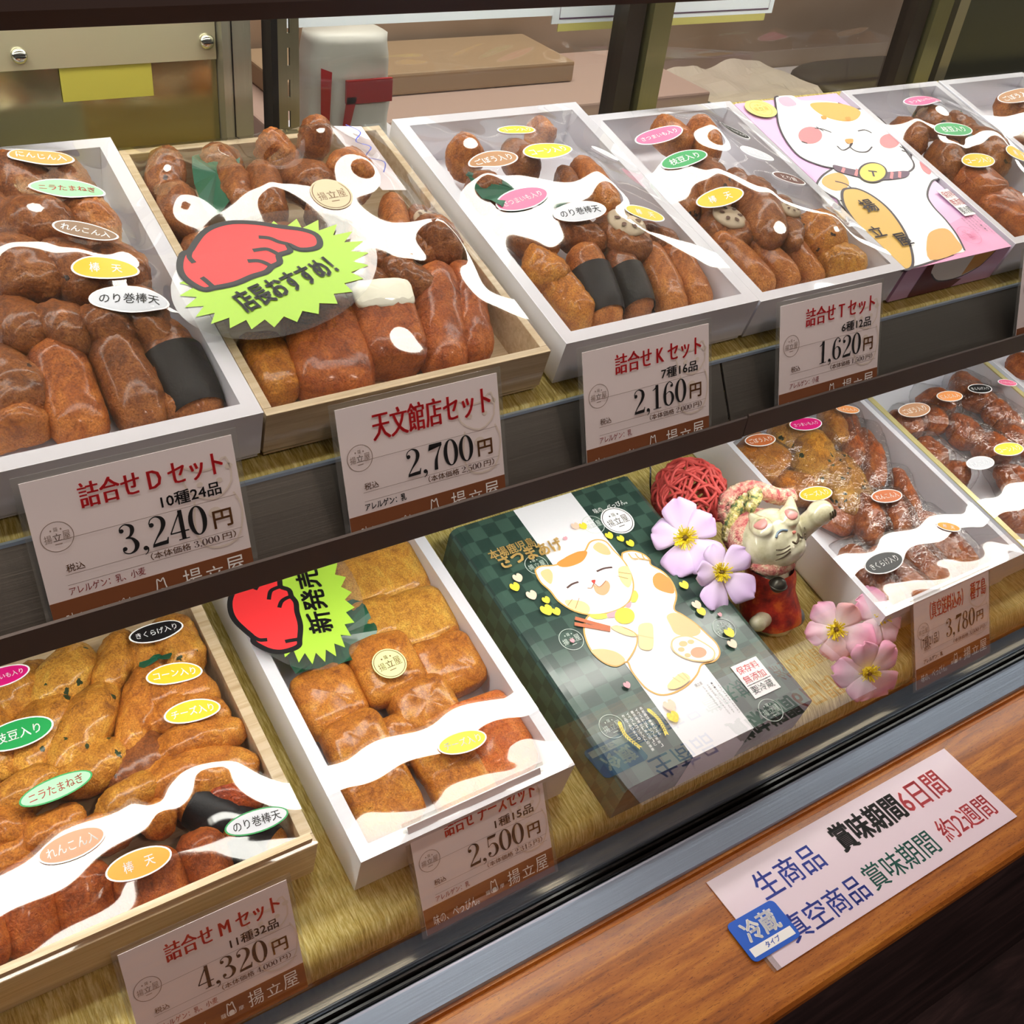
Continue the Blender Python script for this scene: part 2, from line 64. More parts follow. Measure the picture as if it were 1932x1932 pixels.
ART_GREEN = [('fill', 'art_white', 0, [(0.1176, 0.1717), (0.1222, 0.1753), (0.1308, 0.1735), (0.1365, 0.1676), (0.1382, 0.1611), (0.136, 0.1559), (0.141, 0.1464), (0.1419, 0.1344), (0.1368, 0.1219), (0.1266, 0.1117), (0.1298, 0.1043), (0.1342, 0.0935), (0.1367, 0.0816), (0.1382, 0.0712), (0.1349, 0.0629), (0.1263, 0.0589), (0.1149, 0.0603), (0.1056, 0.0546), (0.0927, 0.05), (0.0788, 0.0488), (0.068, 0.0514), (0.0618, 0.0589), (0.0599, 0.0687), (0.0599, 0.0779), (0.0612, 0.0856), (0.0514, 0.0857), (0.0449, 0.0916), (0.0415, 0.1023), (0.0432, 0.1147), (0.0488, 0.1258), (0.0589, 0.1333), (0.0798, 0.1368), (0.1028, 0.1479)]), ('line', 'gold_line', 0.001, [(0.1176, 0.1717), (0.1222, 0.1753), (0.1308, 0.1735), (0.1365, 0.1676), (0.1382, 0.1611), (0.136, 0.1559), (0.141, 0.1464), (0.1419, 0.1344), (0.1368, 0.1219), (0.1266, 0.1117), (0.1298, 0.1043), (0.1342, 0.0935), (0.1367, 0.0816), (0.1382, 0.0712), (0.1349, 0.0629), (0.1263, 0.0589), (0.1149, 0.0603), (0.1056, 0.0546), (0.0927, 0.05), (0.0788, 0.0488), (0.068, 0.0514), (0.0618, 0.0589), (0.0599, 0.0687), (0.0599, 0.0779), (0.0612, 0.0856), (0.0514, 0.0857), (0.0449, 0.0916), (0.0415, 0.1023), (0.0432, 0.1147), (0.0488, 0.1258), (0.0589, 0.1333), (0.0798, 0.1368), (0.1028, 0.1479)]), ('fill', 'art_orange', 0, [(0.1296, 0.1446), (0.138, 0.1465), (0.1416, 0.1366), (0.137, 0.1249), (0.1295, 0.1285), (0.1251, 0.1359)]), ('fill', 'art_peach', 0, [(0.1169, 0.1086), (0.127, 0.1071), (0.1345, 0.0914), (0.1321, 0.0845), (0.1224, 0.0846), (0.1131, 0.0914), (0.1138, 0.0999)]), ('fill', 'art_peach', 0, [(0.0413, 0.1052), (0.0506, 0.1026), (0.0587, 0.096), (0.0609, 0.0876), (0.0524, 0.0858), (0.045, 0.0919), (0.0419, 0.1003)]), ('fill', 'art_white', 0, [(0.0415, 0.1846), (0.0438, 0.1874), (0.0492, 0.1882), (0.0618, 0.185), (0.0734, 0.1884), (0.0855, 0.1895), (0.0913, 0.1883), (0.1004, 0.1946), (0.1083, 0.1949), (0.1141, 0.1904), (0.1149, 0.1803), (0.1164, 0.17), (0.1153, 0.1587), (0.11, 0.145), (0.0994, 0.1338), (0.0885, 0.1292), (0.0744, 0.129), (0.0604, 0.1327), (0.0496, 0.1411), (0.0433, 0.1535), (0.0425, 0.1648), (0.04, 0.175)]), ('line', 'gold_line', 0.001, [(0.0415, 0.1846), (0.0438, 0.1874), (0.0492, 0.1882), (0.0618, 0.185), (0.0734, 0.1884), (0.0855, 0.1895), (0.0913, 0.1883), (0.1004, 0.1946), (0.1083, 0.1949), (0.1141, 0.1904), (0.1149, 0.1803), (0.1164, 0.17), (0.1153, 0.1587), (0.11, 0.145), (0.0994, 0.1338), (0.0885, 0.1292), (0.0744, 0.129), (0.0604, 0.1327), (0.0496, 0.1411), (0.0433, 0.1535), (0.0425, 0.1648), (0.04, 0.175)]), ('fill', 'art_orange', 0, [(0.0627, 0.1863), (0.0736, 0.1888), (0.0857, 0.1899), (0.0931, 0.1872), (0.0841, 0.1804), (0.0721, 0.1793), (0.0642, 0.1815)]), ('fill', 'art_peach', 0, [(0.0451, 0.1832), (0.0529, 0.1839), (0.0533, 0.1779), (0.0469, 0.1702), (0.0443, 0.1753)]), ('fill', 'art_peach', 0, [(0.1, 0.1889), (0.1076, 0.1923), (0.1119, 0.1858), (0.1102, 0.1778), (0.1033, 0.1805)]), ('fill', 'art_cream', 0, [(0.1075, 0.1628), (0.1163, 0.1615), (0.1111, 0.1488), (0.1035, 0.1435), (0.1021, 0.1523)]), ('fill', 'art_cream', 0, [(0.0489, 0.1523), (0.0605, 0.1465), (0.0631, 0.1395), (0.058, 0.1347), (0.051, 0.1405), (0.0472, 0.147)]), ('stroke', 'art_ink', 0.0013, [(0.0564, 0.1619), (0.0623, 0.1636), (0.0686, 0.1636)]), ('stroke', 'art_ink', 0.0013, [(0.0886, 0.1669), (0.0961, 0.1673), (0.1033, 0.1657)]), ('fill', 'art_smile', 0, [(0.0784, 0.1566), (0.0819, 0.1529), (0.0904, 0.1562), (0.0911, 0.1515), (0.0858, 0.146), (0.0797, 0.1448), (0.076, 0.1494)]), ('stroke', 'art_brown', 0.0006, [(0.0719, 0.1557), (0.0751, 0.1544), (0.0796, 0.1572), (0.0819, 0.1529), (0.0904, 0.1562)]), ('fill', 'art_red', 0, [(0.079, 0.1607), (0.0827, 0.1601), (0.0796, 0.1572)]), ('stroke', 'art_brown', 0.0004, [(0.0544, 0.151), (0.0472, 0.147)]), ('stroke', 'art_brown', 0.0004, [(0.06, 0.1498), (0.0514, 0.1423)]), ('stroke', 'art_brown', 0.0004, [(0.1052, 0.1595), (0.1138, 0.154)]), ('stroke', 'art_brown', 0.0004, [(0.1021, 0.1565), (0.1087, 0.1508)]), ('fill', 'art_lime', 0, [(0.0585, 0.1331), (0.0721, 0.1283), (0.069, 0.1253), (0.0607, 0.1279)]), ('fill', 'art_lime', 0, [(0.1065, 0.1392), (0.1068, 0.1339), (0.1009, 0.1292), (0.0977, 0.1315)]), ('fill', 'art_pink', 0, [(0.0721, 0.1283), (0.0827, 0.1276), (0.0789, 0.1236), (0.0714, 0.1247)]), ('fill', 'art_pink', 0, [(0.0905, 0.1294), (0.0972, 0.1307), (0.0931, 0.1263)]), ('fill', 'art_yellow', 0, [(0.0918, 0.1183), (0.0895, 0.116), (0.0864, 0.1146), (0.083, 0.1143), (0.0798, 0.115), (0.0772, 0.1166), (0.0758, 0.119), (0.0756, 0.1217), (0.0768, 0.1244), (0.0791, 0.1267), (0.0822, 0.1281), (0.0856, 0.1285), (0.0889, 0.1278), (0.0914, 0.1262), (0.0929, 0.1238), (0.093, 0.121)]), ('stroke', 'art_brown2', 0.0026, [(0.046, 0.1347), (0.0557, 0.1259), (0.0668, 0.1164)]), ('stroke', 'art_brown2', 0.0026, [(0.0425, 0.1303), (0.0537, 0.1228), (0.0655, 0.1146)]), ('fill', 'art_cream2', 0, [(0.0902, 0.1097), (0.1, 0.107), (0.0957, 0.0986), (0.0861, 0.0872), (0.0777, 0.0914), (0.0831, 0.101)]), ('stroke', 'art_peach', 0.001, [(0.0807, 0.1039), (0.0929, 0.0949)]), ('stroke', 'gold_line', 0.0009, [(0.0673, 0.1162), (0.0724, 0.1156), (0.0782, 0.1107), (0.0822, 0.1033), (0.0781, 0.0963), (0.07, 0.0903), (0.0612, 0.0856)]), ('fill', 'art_cream2', 0, [(0.0673, 0.1162), (0.0739, 0.115), (0.0777, 0.11), (0.0816, 0.1025), (0.0775, 0.1033), (0.0713, 0.1088)]), ('fill', 'art_white', 0, [(0.1039, 0.0855), (0.1106, 0.0881), (0.1202, 0.0855), (0.1272, 0.0771), (0.1313, 0.0663), (0.1247, 0.0605), (0.1142, 0.0631), (0.1058, 0.0695), (0.1011, 0.0781)]), ('line', 'art_peach', 0.0009, [(0.1039, 0.0855), (0.1106, 0.0881), (0.1202, 0.0855), (0.1272, 0.0771), (0.1313, 0.0663), (0.1247, 0.0605), (0.1142, 0.0631), (0.1058, 0.0695), (0.1011, 0.0781)]), ('fill', 'art_coral', 0, [(0.1246, 0.0672), (0.1215, 0.0653), (0.1174, 0.0651), (0.1136, 0.0667), (0.1118, 0.0694), (0.1125, 0.0723), (0.1155, 0.0743), (0.1197, 0.0745), (0.1235, 0.0729), (0.1253, 0.0701)]), ('fill', 'art_peach', 0, [(0.1152, 0.0798), (0.1136, 0.0788), (0.1114, 0.0787), (0.1094, 0.0795), (0.1084, 0.081), (0.1088, 0.0825), (0.1104, 0.0835), (0.1126, 0.0837), (0.1146, 0.0828), (0.1156, 0.0814)]), ('fill', 'art_peach', 0, [(0.1215, 0.0791), (0.1202, 0.0783), (0.1184, 0.0782), (0.1169, 0.0789), (0.1161, 0.08), (0.1164, 0.0813), (0.1177, 0.0821), (0.1194, 0.0822), (0.121, 0.0815), (0.1218, 0.0804)]), ('fill', 'art_peach', 0, [(0.1097, 0.0764), (0.1085, 0.0755), (0.1067, 0.0754), (0.1052, 0.0761), (0.1044, 0.0773), (0.1047, 0.0785), (0.1059, 0.0793), (0.1077, 0.0794), (0.1093, 0.0787), (0.11, 0.0776)]), ('fill', 'art_peach', 0, [(0.111, 0.0701), (0.1098, 0.0694), (0.1082, 0.0693), (0.1067, 0.0699), (0.106, 0.071), (0.1063, 0.0721), (0.1074, 0.0729), (0.1091, 0.073), (0.1105, 0.0723), (0.1113, 0.0712)]), ('fill', 'art_cream2', 0, [(0.0766, 0.0552), (0.0866, 0.0591), (0.0956, 0.0598), (0.0976, 0.0534), (0.0874, 0.0505), (0.0787, 0.0512)]), ('stroke', 'art_peach', 0.0008, [(0.0852, 0.0597), (0.0881, 0.0538)]), ('stroke', 'art_peach', 0.0008, [(0.0903, 0.0602), (0.0927, 0.0537)]), ('stroke', 'art_peach', 0.0008, [(0.0948, 0.0601), (0.0956, 0.0533)]), ('stroke', 'gold_line', 0.0008, [(0.1241, 0.1724), (0.1242, 0.167), (0.1282, 0.1643)]), ('stroke', 'gold_line', 0.0008, [(0.1295, 0.1703), (0.1296, 0.1649), (0.1336, 0.1622)]), ('stroke', 'gold_line', 0.0008, [(0.1346, 0.1677), (0.1336, 0.1622), (0.1377, 0.1595)])]
PETALS = [(0.0243, 0.1843, 'art_peach2', 0.0041), (0.0175, 0.1775, 'art_yellow', 0.0041), (0.0256, 0.1657, 'art_peach2', 0.0044), (0.0337, 0.1574, 'art_yellow', 0.0033), (0.0289, 0.1491, 'art_yellow', 0.005), (0.0352, 0.145, 'art_yellow', 0.0036), (0.1195, 0.1939, 'art_yellow', 0.0036), (0.127, 0.1877, 'art_yellow', 0.0033), (0.1318, 0.1804, 'art_yellow', 0.0036), (0.1044, 0.2108, 'art_yellow', 0.0036), (0.0982, 0.2131, 'art_peach2', 0.0036), (0.0829, 0.205, 'art_pink', 0.0019), (0.1484, 0.1272, 'art_yellow', 0.0041), (0.1457, 0.1069, 'art_peach2', 0.0041), (0.1453, 0.1, 'art_yellow', 0.0039), (0.1538, 0.0744, 'art_yellow', 0.0044), (0.1491, 0.065, 'art_peach2', 0.0041), (0.0482, 0.068, 'art_pink', 0.0028), (0.0678, 0.0403, 'art_peach2', 0.005), (0.0643, 0.0317, 'art_yellow', 0.0047), (0.1579, 0.0918, 'art_pink', 0.0019), (0.0318, 0.1173, 'art_pink', 0.0019)]
GREEN = {'stripe': (0.0561, 0.1163, 0.0626, 0.121), 't1': [(0.0142, 0.2088), (0.0518, 0.2144)], 't2': [(0.0186, 0.1998), (0.0755, 0.2085)], 'logo': [(0.1371, 0.2063)], 'logo_r': 0.0125, 't3': [(0.1219, 0.2212), (0.1512, 0.2219)], 'label': [(0.1339, 0.049), (0.1595, 0.0486), (0.1586, 0.0197), (0.1348, 0.0208)], 'circ': [(0.0464, 0.191), (0.0328, 0.1196), (0.0187, 0.0447), (0.1394, 0.0061), (-0.0064, 0.242), (0.1148, 0.2102), (0.1537, 0.0804)], 'vtext': [(0.0436, 0.0474), (0.0462, 0.0223), (0.0332, 0.0451), (0.0321, 0.0219)], 'wreath': [(0.0501, 0.0454), (0.0528, 0.0347), (0.0509, 0.0227)], 'wreath2': [(0.0246, 0.0455), (0.0224, 0.0346), (0.0262, 0.0221)], 'small': [(0.1199, 0.0438), (0.1039, 0.0452)], 'corners': [(-0.0169, 0.2449), (0.176, 0.2452), (0.1825, 0.0254), (0.0001, 0.001)]}
ART_PINK = [('fill', 'art_white', 0, [(0.0286, 0.1207), (0.0562, 0.1091), (0.1041, 0.103), (0.1306, 0.1257), (0.1358, 0.1235), (0.1347, 0.1139), (0.1315, 0.1035), (0.13, 0.0901), (0.1171, 0.0872), (0.0963, 0.0728), (0.0891, 0.0588), (0.0866, 0.0417), (0.0811, 0.0232), (0.0721, 0.006), (0.0569, 0.0048), (0.0051, 0.0009), (-0.0113, 0.0048), (-0.0067, 0.0426), (-0.0003, 0.077), (0.0018, 0.084), (-0.0015, 0.0945), (-0.004, 0.1037), (0.0103, 0.1137)]), ('stroke', 'art_black', 0.0014, [(0.0569, 0.0048), (0.0051, 0.0009), (-0.0113, 0.0048), (-0.0067, 0.0426), (-0.0003, 0.077), (0.0018, 0.084)]), ('stroke', 'art_black', 0.0014, [(0.1041, 0.103), (0.1306, 0.1257), (0.1358, 0.1235), (0.1347, 0.1139), (0.1315, 0.1035), (0.13, 0.0901), (0.1171, 0.0872), (0.0963, 0.0728), (0.0891, 0.0588), (0.0866, 0.0417), (0.0811, 0.0232), (0.0721, 0.006)]), ('stroke', 'art_black', 0.0014, [(-0.0076, 0.0737), (0.0022, 0.0839), (-0.0015, 0.0945), (-0.004, 0.1037), (0.0103, 0.1137), (0.0286, 0.1207)]), ('fill', 'art_orange2', 0, [(0.0131, 0.1132), (0.0303, 0.1152), (0.0338, 0.1081), (0.0266, 0.0979), (0.0096, 0.0949), (0.0034, 0.1048)]), ('stroke', 'art_black', 0.0012, [(0.0184, 0.1058), (0.0258, 0.1006), (0.0272, 0.0914), (0.0227, 0.0835), (0.0112, 0.0801), (0.0036, 0.0836)]), ('fill', 'art_orange2', 0, [(0.05, 0.0277), (0.0665, 0.0337), (0.0779, 0.0312), (0.076, 0.0195), (0.0683, 0.0069), (0.0293, 0.0043)]), ('fill', 'art_rose', 0, [(0.1283, 0.1136), (0.1368, 0.1135), (0.1301, 0.101), (0.1222, 0.0956), (0.1208, 0.1027)]), ('fill', 'art_white', 0, [(0.0346, 0.2016), (0.0422, 0.212), (0.0482, 0.2199), (0.0534, 0.2212), (0.0686, 0.2201), (0.0733, 0.2121), (0.0922, 0.2095), (0.1107, 0.2034), (0.1243, 0.1917), (0.1355, 0.1931), (0.1336, 0.1859), (0.138, 0.1748), (0.1346, 0.1535), (0.1256, 0.1294), (0.1185, 0.1113), (0.1041, 0.103), (0.0785, 0.1011), (0.0551, 0.108), (0.0324, 0.12), (0.0194, 0.1276), (0.0094, 0.1411), (0.0122, 0.162), (0.0212, 0.1825)]), ('stroke', 'art_black', 0.0014, [(0.1107, 0.2034), (0.1243, 0.1917), (0.1355, 0.1931), (0.1336, 0.1859), (0.138, 0.1748), (0.1346, 0.1535), (0.1256, 0.1294), (0.1185, 0.1113), (0.1041, 0.103), (0.0785, 0.1011), (0.0551, 0.108), (0.0324, 0.12), (0.0194, 0.1276), (0.0094, 0.1411), (0.0122, 0.162), (0.0212, 0.1825), (0.0346, 0.2016), (0.0422, 0.212), (0.0482, 0.2199), (0.0534, 0.2212)]), ('fill', 'art_rose2', 0, [(0.0507, 0.2181), (0.0633, 0.2193), (0.0636, 0.2076), (0.0517, 0.2057), (0.0472, 0.2098)]), ('fill', 'art_orange2', 0, [(0.0786, 0.2061), (0.0984, 0.2057), (0.1169, 0.1995), (0.1251, 0.1886), (0.1122, 0.1787), (0.097, 0.1766), (0.0827, 0.1831), (0.0762, 0.1941)]), ('fill', 'art_rose', 0, [(0.0546, 0.1628), (0.05, 0.1588), (0.0442, 0.1558), (0.0382, 0.1542), (0.0329, 0.1541), (0.029, 0.1557), (0.0271, 0.1586), (0.0274, 0.1625), (0.0301, 0.1667), (0.0346, 0.1707), (0.0403, 0.1738), (0.0463, 0.1756), (0.0518, 0.1757), (0.0559, 0.1741), (0.0578, 0.1711), (0.0574, 0.1672)]), ('fill', 'art_rose', 0, [(0.1308, 0.1421), (0.1265, 0.1387), (0.1213, 0.1362), (0.1158, 0.1348), (0.111, 0.1348), (0.1075, 0.1362), (0.1059, 0.1387), (0.1064, 0.142), (0.1089, 0.1456), (0.1131, 0.149), (0.1183, 0.1516), (0.1238, 0.1531), (0.1288, 0.1531), (0.1324, 0.1517), (0.134, 0.1491), (0.1335, 0.1458)]), ('stroke', 'art_black', 0.001, [(0.0548, 0.1731), (0.0622, 0.1706), (0.0675, 0.1649)]), ('stroke', 'art_black', 0.001, [(0.0578, 0.1746), (0.061, 0.1679)]), ('stroke', 'art_black', 0.001, [(0.0973, 0.1622), (0.1066, 0.1625), (0.1102, 0.1574)]), ('stroke', 'art_black', 0.001, [(0.058, 0.1468), (0.0592, 0.1406), (0.0705, 0.1437), (0.078, 0.1485), (0.0705, 0.1437), (0.0727, 0.1365), (0.0827, 0.1347), (0.0939, 0.1398)]), ('stroke', 'art_black', 0.001, [(0.1302, 0.1427), (0.1336, 0.1399)]), ('stroke', 'art_black', 0.001, [(0.1241, 0.1353), (0.1268, 0.1306)]), ('stroke', 'art_black', 0.001, [(0.1214, 0.1301), (0.1254, 0.1266)]), ('stroke', 'art_black', 0.001, [(0.0265, 0.1583), (0.0303, 0.155)]), ('fill', 'art_orange', 0, [(0.0751, 0.1874), (0.0805, 0.1871), (0.0777, 0.183), (0.0732, 0.1836)]), ('fill', 'art_orange', 0, [(0.0998, 0.182), (0.1053, 0.1817), (0.1024, 0.1775), (0.0978, 0.1782)]), ('fill', 'art_orange', 0, [(0.0733, 0.1534), (0.0821, 0.1528), (0.0776, 0.148), (0.0716, 0.1479)]), ('fill', 'art_plum', 0, [(0.0331, 0.1244), (0.044, 0.1179), (0.0583, 0.1114), (0.0769, 0.1066), (0.1021, 0.1034), (0.0943, 0.0968), (0.0702, 0.0974), (0.049, 0.1039), (0.0359, 0.1116), (0.0295, 0.1179)]), ('stroke', 'art_rose', 0.002, [(0.0526, 0.115), (0.0434, 0.1076)]), ('stroke', 'art_rose', 0.002, [(0.0849, 0.1052), (0.0762, 0.0975)]), ('stroke', 'art_rose', 0.002, [(0.0933, 0.1042), (0.0858, 0.0971)]), ('stroke', 'art_rose', 0.002, [(0.0401, 0.1186), (0.0335, 0.1138)]), ('fill', 'art_yellow2', 0, [(0.0782, 0.1056), (0.073, 0.1015), (0.0664, 0.0985), (0.0596, 0.097), (0.0535, 0.0971), (0.049, 0.099), (0.0467, 0.1022), (0.0471, 0.1063), (0.05, 0.1108), (0.0551, 0.1149), (0.0616, 0.118), (0.0685, 0.1197), (0.0748, 0.1196), (0.0795, 0.1177), (0.0818, 0.1144), (0.0814, 0.1102)]), ('line', 'art_black', 0.0012, [(0.0782, 0.1056), (0.073, 0.1015), (0.0664, 0.0985), (0.0596, 0.097), (0.0535, 0.0971), (0.049, 0.099), (0.0467, 0.1022), (0.0471, 0.1063), (0.05, 0.1108), (0.0551, 0.1149), (0.0616, 0.118), (0.0685, 0.1197), (0.0748, 0.1196), (0.0795, 0.1177), (0.0818, 0.1144), (0.0814, 0.1102)]), ('stroke', 'art_black', 0.0014, [(0.0612, 0.1108), (0.069, 0.1081)]), ('stroke', 'art_black', 0.0014, [(0.0649, 0.1094), (0.0607, 0.1031)]), ('fill', 'art_gold', 0, [(0.0132, 0.0917), (0.0223, 0.0944), (0.0323, 0.091), (0.0389, 0.0791), (0.0398, 0.0614), (0.0329, 0.0386), (0.0206, 0.0178), (0.0069, 0.0027), (-0.0037, -0.0004), (-0.0113, 0.007), (-0.0089, 0.0291), (-0.0045, 0.0562), (0.0016, 0.0767)]), ('line', 'art_black', 0.0016, [(0.0132, 0.0917), (0.0223, 0.0944), (0.0323, 0.091), (0.0389, 0.0791), (0.0398, 0.0614), (0.0329, 0.0386), (0.0206, 0.0178), (0.0069, 0.0027), (-0.0037, -0.0004), (-0.0113, 0.007), (-0.0089, 0.0291), (-0.0045, 0.0562), (0.0016, 0.0767)])]
PINK = {'kan': [(0.0116, 0.0758), (0.0305, 0.0634), (-0.0013, 0.0461), (0.0158, 0.0459), (-0.0055, 0.0261)], 'sticker': [(0.0188, 0.2052)], 'label': [(0.1086, 0.0743), (0.1387, 0.0724), (0.1257, 0.0398), (0.0974, 0.0407)], 'stamp': [(0.0916, 0.0197)], 'tiny': [(0.122, 0.0342), (0.1253, 0.0085)], 'pinkband': [(0.0764, 0.0365), (0.0256, 0.0213)]}
STAR = {'c': (0.0386, 0.0859), 'burst': [(0.0613, 0.0053), (0.0487, -0.0001), (0.0562, -0.0054), (0.0432, -0.0087), (0.0479, -0.0155), (0.0353, -0.0167), (0.037, -0.0245), (0.0256, -0.0235), (0.0243, -0.0317), (0.0146, -0.0288), (0.0106, -0.0369), (0.003, -0.0323), (-0.0033, -0.0399), (-0.0084, -0.0339), (-0.0167, -0.0406), (-0.0192, -0.0336), (-0.0288, -0.039), (-0.0287, -0.0314), (-0.0393, -0.0354), (-0.0366, -0.0275), (-0.0475, -0.0298), (-0.0424, -0.0221), (-0.0531, -0.0226), (-0.0459, -0.0155), (-0.0558, -0.0141), (-0.0469, -0.008), (-0.0554, -0.0047), (-0.0452, 0.0001), (-0.052, 0.0051), (-0.041, 0.0083), (-0.0455, 0.0148), (-0.0343, 0.0163), (-0.0362, 0.024), (-0.0254, 0.0234), (-0.0245, 0.0321), (-0.0149, 0.0294), (-0.011, 0.0385), (-0.0031, 0.0338), (0.0036, 0.0428), (0.009, 0.0363), (0.0183, 0.0446), (0.0209, 0.0366), (0.0323, 0.0437), (0.0317, 0.0347), (0.0445, 0.0401), (0.0407, 0.0306), (0.054, 0.034), (0.0472, 0.0247), (0.0602, 0.0257), (0.0509, 0.0172), (0.0627, 0.0159), (0.0513, 0.0088)], 'clear': [(0.0665, 0.0058), (0.0619, -0.0046), (0.055, -0.0146), (0.0462, -0.0238), (0.0358, -0.0317), (0.0243, -0.0383), (0.0122, -0.0432), (0.0, -0.0464), (-0.0119, -0.0478), (-0.0232, -0.0475), (-0.0334, -0.0454), (-0.0423, -0.0417), (-0.0497, -0.0366), (-0.0552, -0.0302), (-0.0588, -0.0226), (-0.0603, -0.0142), (-0.0596, -0.0051), (-0.0567, 0.0043), (-0.0516, 0.0138), (-0.0445, 0.023), (-0.0355, 0.0315), (-0.0248, 0.0391), (-0.0128, 0.0454), (0.0, 0.05), (0.0131, 0.0527), (0.026, 0.0534), (0.0381, 0.0518), (0.0487, 0.0481), (0.0574, 0.0424), (0.0638, 0.0349), (0.0675, 0.026), (0.0684, 0.0161)], 'hand': [(-0.0466, 0.018), (-0.0418, 0.0269), (-0.0374, 0.0284), (-0.0318, 0.0348), (-0.0247, 0.042), (-0.0164, 0.0463), (-0.0056, 0.0476), (0.0071, 0.0443), (0.0199, 0.0379), (0.031, 0.0329), (0.0369, 0.0269), (0.036, 0.0195), (0.0315, 0.016), (0.0228, 0.0168), (0.0177, 0.0227), (0.0163, 0.0169), (0.0088, 0.0148), (0.0065, 0.0087), (0.0009, 0.0063), (-0.004, 0.0027), (-0.0125, 0.0011), (-0.0239, -0.0024), (-0.036, -0.003), (-0.0414, -0.0029), (-0.0456, 0.003), (-0.0478, 0.01)], 'kn': [[(0.0039, 0.0321), (0.0095, 0.0299), (0.0135, 0.0255), (0.0177, 0.0227)], [(-0.0038, 0.0215), (0.0036, 0.0212), (0.0069, 0.0182), (0.0088, 0.0148)], [(-0.0101, 0.0135), (-0.0046, 0.0125), (-0.0012, 0.0097), (0.0009, 0.0063)], [(-0.0374, 0.0284), (-0.0396, 0.0239), (-0.0388, 0.0186)], [(-0.0391, 0.0063), (-0.0377, 0.0026), (-0.036, -0.003)]], 'text': [(-0.0259, -0.0269), (0.0373, -0.0073)], 'top': [(-0.0232, -0.0091)]}
STAR2 = (0.0354, 0.1922)
CAT = {'head': [0.5904, 0.4247, -0.5309], 'rad': 0.0271, 'nose': [0.5891, 0.4093, -0.5117], 'earl': [0.5834, 0.4491, -0.5213], 'earr': [0.6163, 0.4383, -0.5064], 'earlm': [0.5807, 0.435, -0.5214], 'earrm': [0.6019, 0.4239, -0.5097], 'paw': [0.6298, 0.4148, -0.51], 'shoulder': [0.6132, 0.4214, -0.5359], 'elbow': [0.6229, 0.4198, -0.5234], 'bell': [0.5808, 0.3963, -0.5543], 'body': [0.5873, 0.411, -0.5734], 'bodyb': [0.5944, 0.4096, -0.5921], 'foot': [0.567, 0.3928, -0.5883], 'foot2': [0.5955, 0.3946, -0.5902], 'foot0': [0.565, 0.4099, -0.5854], 'scarf': [[0.5811, 0.4716, -0.5228], [0.5913, 0.4718, -0.5178], [0.6014, 0.4663, -0.5123], [0.6061, 0.4565, -0.5105], [0.6189, 0.4503, -0.515], [0.6305, 0.4466, -0.5162]], 'knot': [[0.592, 0.4544, -0.5058], [0.5858, 0.446, -0.5062], [0.582, 0.4469, -0.5115]], 'scarf2': [[0.5901, 0.4578, -0.5135], [0.5796, 0.4557, -0.5206], [0.572, 0.4523, -0.5301], [0.5704, 0.4487, -0.5415]], 'neck': [[0.5753, 0.4423, -0.5508], [0.5706, 0.4246, -0.5464], [0.572, 0.4107, -0.5433], [0.5795, 0.403, -0.5419], [0.5952, 0.4029, -0.5428]], 'F': [0.1712, -0.691, 0.6998], 'A': [0.9665, 0.2454, 0.0135]}
BACK = {'plate': [[0.1427, 0.8, -0.2216], [0.2873, 0.8, -0.2232], [0.1328, 0.8, -0.2945], [0.2834, 0.8, -0.3038]], 'scr': [[0.149, 0.8, -0.2392], [0.2771, 0.8, -0.2361]], 'painted_reflection': [[0.1726, 0.8, -0.245], [0.2351, 0.8, -0.2431], [0.1733, 0.8, -0.2724], [0.2369, 0.8, -0.2719]], 'frm': [[0.2845, 0.79, -0.2204], [0.3073, 0.79, -0.2202], [0.3042, 0.79, -0.2961]], 'strip': [[0.3222, 0.785, -0.2198], [0.3403, 0.785, -0.2198], [0.3235, 0.785, -0.2965], [0.3392, 0.785, -0.2962]], 'bag': [[0.3991, 0.9, -0.2676], [0.4731, 0.9, -0.2674], [0.3959, 0.9, -0.3463], [0.4799, 0.9, -0.3513]], 'bagband': [[0.4264, 0.9, -0.2945], [0.4733, 0.9, -0.2973], [0.4215, 0.9, -0.3142], [0.4752, 0.9, -0.318]], 'paper': [[0.3643, 0.84, -0.222], [0.605, 0.84, -0.229], [0.364, 0.84, -0.2454], [0.6036, 0.84, -0.2387]], 'paper2': [[0.6078, 0.84, -0.2291], [0.8696, 0.84, -0.2368], [0.6079, 0.84, -0.2478], [0.8666, 0.84, -0.2492]], 'post': [[0.6534, 0.79, -0.2213], [0.701, 0.79, -0.221], [0.6543, 0.79, -0.3122], [0.7072, 0.79, -0.3134]], 'post3': [[1.0411, 0.79, -0.2292], [1.0957, 0.79, -0.2308], [1.0446, 0.79, -0.3096]], 'tray': [[0.9776, 0.9, -0.3612], [1.0685, 0.9, -0.3461], [1.1958, 0.9, -0.3544]], 'wall': [[0.8251, 1.3, -0.391], [0.8302, 1.3, -0.4395], [0.834, 1.3, -0.4755], [0.838, 1.3, -0.5127], [2.0258, 1.3, -0.3863], [1.4644, 1.3, -0.4948], [2.1182, 1.3, -0.527]]}
SPOTS = {'ball': [0.5914, 0.5194, -0.5551], 'ballr': 0.035, 'cat': [0.6113, 0.4062, -0.609], 'cathead': [0.5924, 0.4261, -0.5292], 'fl1': [0.5326, 0.4618, -0.538], 'fl2': [0.5421, 0.4254, -0.5497], 'f3': [0.6212, 0.3576, -0.5873], 'f4': [0.6657, 0.3522, -0.5882], 'f5': [0.6167, 0.3164, -0.5947]}

